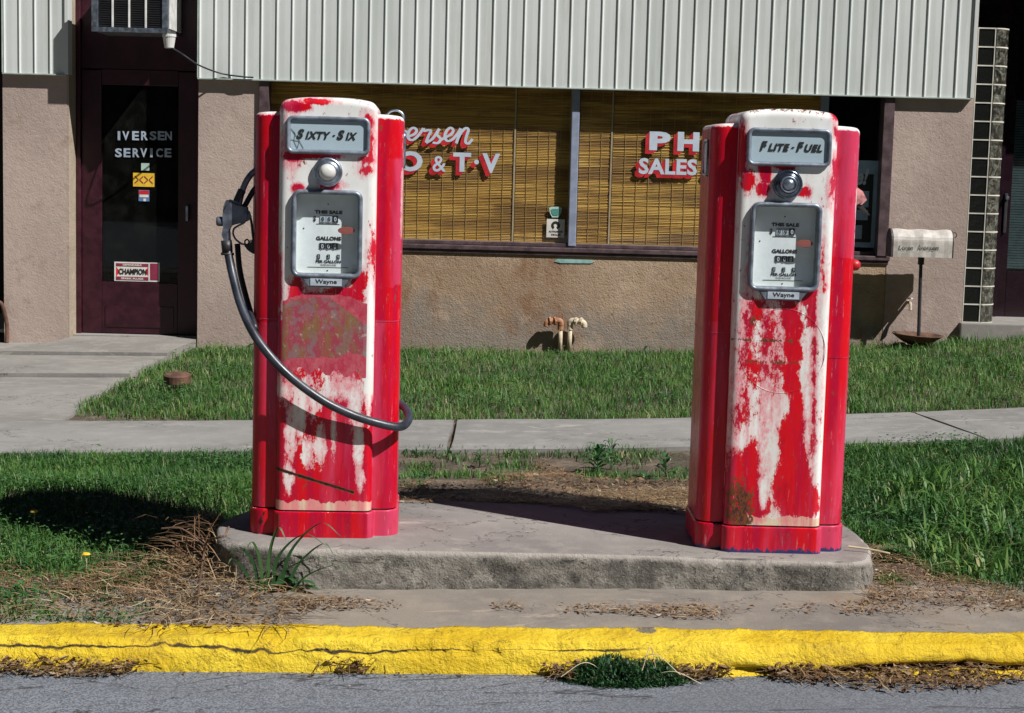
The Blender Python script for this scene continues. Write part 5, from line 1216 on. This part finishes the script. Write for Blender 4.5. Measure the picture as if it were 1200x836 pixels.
# ---- individual weeds
def leaf(bm, base, tip, wd, droop, n=5):
    base = Vector(base); tip = Vector(tip); ax = tip-base; side = ax.cross(Vector((0,0,1))); side = side.normalized() if side.length>1e-5 else Vector((1,0,0)); L_ = []
    for k in range(n+1):
        t = k/n; p = base+ax*t+Vector((0,0,droop*4*t*(1-t)-droop*1.2*t*t)); w_ = wd*math.sin(math.pi*min(.97,.08+t*.92))**.8
        L_.append((bm.verts.new(p-side*w_*.5),bm.verts.new(p+Vector((0,0,-w_*.12))),bm.verts.new(p+side*w_*.5)))
    for A_,B_ in zip(L_,L_[1:]):
        bm.faces.new((A_[0],A_[1],B_[1],B_[0])); bm.faces.new((A_[1],A_[2],B_[2],B_[1]))
def weed(name, p, r, h, nl, wd, label, cat_='weed', stems=1, tint=.5, group=None):
    o = empty(name,p,label=label,cat=cat_,group=group)
    for k in range(nl):
        a = k*2.4+random.random(); lv = k/nl; bm = B(); b0 = Vector((.004*math.cos(a),.004*math.sin(a),h*lv*.85))
        rr = r*(1.0-.45*lv)*random.uniform(.7,1.1); leaf(bm,b0,b0+Vector((rr*math.cos(a),rr*math.sin(a),h*.25+random.uniform(-.2,.3)*h*.4)),wd*random.uniform(.7,1.1),h*.12)
        me = bpy.data.meshes.new('leaf'); bm.to_mesh(me); bm.free(); at_ = me.attributes.new('tint','FLOAT','POINT'); at_.data.foreach_set('value',[min(1,max(0,tint+random.uniform(-.25,.35)))]*len(me.vertices))
        finish('leaf',me,MT['weed_leaves'],o)
    bm = B(); tube(bm,[(0,0,-.02),(0,.002,h*.5),(.003,0,h*.9)],[.0025,.002,.001],5); me = bpy.data.meshes.new('stem'); bm.to_mesh(me); bm.free(); at_ = me.attributes.new('tint','FLOAT','POINT'); at_.data.foreach_set('value',[.5]*len(me.vertices)); finish('stem',me,MT['weed_leaves'],o)
def WP(u,v): return att(u,v,-.01)
weed('leafy_weed',WP(700,552),.10,.13,16,.030,'bushy green weed behind the island, tallest between the two pumps')
weed('leafy_weed',WP(716,548),.07,.14,12,.022,'slim upright weed just right of the bushiest one behind the island',tint=.65)
weed('leafy_weed',WP(780,556),.09,.10,13,.026,'leafy weed near the walk, close to the left flank of the right pump')
weed('leafy_weed',WP(757,562),.08,.03,7,.030,'flat rosette weed on the bare dirt left of the right pump',tint=.4)
weed('leafy_weed',WP(562,545),.06,.07,12,.016,'small tufted weed midway behind the island, nearer the left pump')
weed('leafy_weed',WP(497,562),.04,.04,6,.020,'tiny broad-leaved weed beside the right edge of the left pump')
weed('leafy_weed',att(345,690,.0),.14,.045,8,.035,'broad weed lying against the front of the island below the left pump',tint=.35)
weed('leafy_weed',WP(1052,655),.07,.06,7,.026,'small leafy weed on the bare soil right of the island end',tint=.5)
# long grass leaning over the island's left end
tf = empty('tall_grass_tuft',att(310,692,0),label='long green grass blades arching against the left end of the island',cat='grass tuft')
for (dx,dy,h,k) in ((.06,.05,.20,.11),(.12,.03,.24,.10),(-.02,.02,.17,-.03),(.16,.03,.17,.05),(-.05,.04,.15,-.05),(.20,.02,.10,.06),(.02,.05,.22,.04),(-.09,.03,.11,-.02),(.09,.02,.12,.12)):
    bm = B(); pts = cat([(dx*.4,0,-.01),(dx*.7,dy*.3-.01,h*.55),(dx+k*.6,dy*.2-.02,h*.96),(dx+k*1.3,-.03,h*(.8))],6); wd = .006; L_ = []
    for i,p in enumerate(pts):
        t = i/(len(pts)-1); w_ = wd*(1-t**2*.9); L_.append((bm.verts.new(p-Vector((w_,0,0))),bm.verts.new(p+Vector((w_,.002,0)))))
    for A_,B_ in zip(L_,L_[1:]): bm.faces.new((A_[0],A_[1],B_[1],B_[0]))
    me = bpy.data.meshes.new('blade'); bm.to_mesh(me); bm.free(); a_ = me.attributes.new('tint','FLOAT','POINT'); a_.data.foreach_set('value',[random.uniform(.25,.8)]*len(me.vertices)); finish('blade',me,MT['weed_leaves'],tf)
# creeping mound at the kerb
c_ = atz(735,790,STZ); mo = empty('creeping_weed',(c_.x,SF-.03,STZ),label='low dark green creeping weed spilling over the gutter in front of the yellow kerb',cat='weed')
n_ = 5200; r_ = rng.random(n_)**.5; th_ = rng.random(n_)*6.283; X_ = r_*np.cos(th_)*.20+.0; Y_ = r_*np.sin(th_)*.10; Hh = .085*(1-r_**2)*(.5+fbm(X_,Y_,18,3,3))
pz = Hh*(.35+.65*rng.random(n_)); pos = np.stack([X_,Y_],1); m_ = n_
mesh_ = blade_mesh('foliage',pos,pz-.01,.010+.016*rng.random(m_),.0045*(.6+rng.random(m_)),.6+.4*rng.random(m_),rng.random(m_)*6.283,MT['weed_leaves'],np.clip(.30+rng.normal(0,.22,m_),0,1)); mesh_.parent = mo
for sx,ex,ez in ((-.02,.14,.10),(.05,.20,.05),(-.06,-.2,.07),(.08,.03,.12)):
    bm = B(); tube(bm,cat([(sx,-.02,.02),((sx+ex)/2,-.06,ez),(ex,-.09,ez*.5)],6),.0012,4); ob('dry_stalk',bm,MT['cord_string'],mo)
# dandelion heads in the left lawn, and a dry forked twig
for (u,v,l) in ((40,610,'yellow dandelion head in the grass at the left edge, farther of the two'),(101,662,'yellow dandelion head at the edge of the bare patch, nearer of the two')):
    p = att(u,v+8,0); o = empty('dandelion',p,label=l,cat='flower')
    bm = B(); lathe(bm,[(0,.052),(.010,.055),(.015,.060),(.010,.065),(0,.063)],n=12); ob('flower_head',bm,MT['yellow_card'],o); bm = B(); tube(bm,[(0,0,0),(.002,0,.055)],.0018,5); ob('stem',bm,MT['pipe_paint'],o)
tw = cat([att(232,700,.03),att(238,655,.10),att(243,635,.16),att(262,628,.19),att(268,618,.20)],6)
bm = B(); tube(bm,tw,.0038,6); tube(bm,cat([tw[10],tw[10]+Vector((-.08,.02,.05)),tw[10]+Vector((-.15,.04,.045))],5),.0026,5)
ob('dead_stalk',bm,MT['twig'],label='dead brown woody stalk leaning on the left end of the island',cat='stalk')
# unseen tree belt added behind the viewer to block low sky and darken reflections
th = rng.uniform(math.pi*.93,math.pi*2.07,9000); rr = rng.uniform(19,27,9000); zz_ = rng.random(9000)**.8*(13.5+2.5*np.sin(th*9)+1.5*np.sin(th*23)); p = np.stack([rr*np.cos(th),rr*np.sin(th)],1)
sz = rng.uniform(.6,1.3,9000); V = []
for ph in (0,1.6,3.1,4.7): V.append(np.stack([p[:,0]+np.cos(th+1.57)*sz*math.cos(ph),p[:,1]+np.sin(th+1.57)*sz*math.cos(ph),zz_+sz*math.sin(ph)+rng.normal(0,.1,9000)],1))
i = np.arange(9000)*4; np_mesh('unseen_tree_belt',np.stack(V,1).reshape(-1,3),np.stack([i,i+1,i+2,i+3],1),MT['weed_leaves'],None,False,{'tint':np.repeat(rng.random(9000)*.6,4)},kind='stuff')
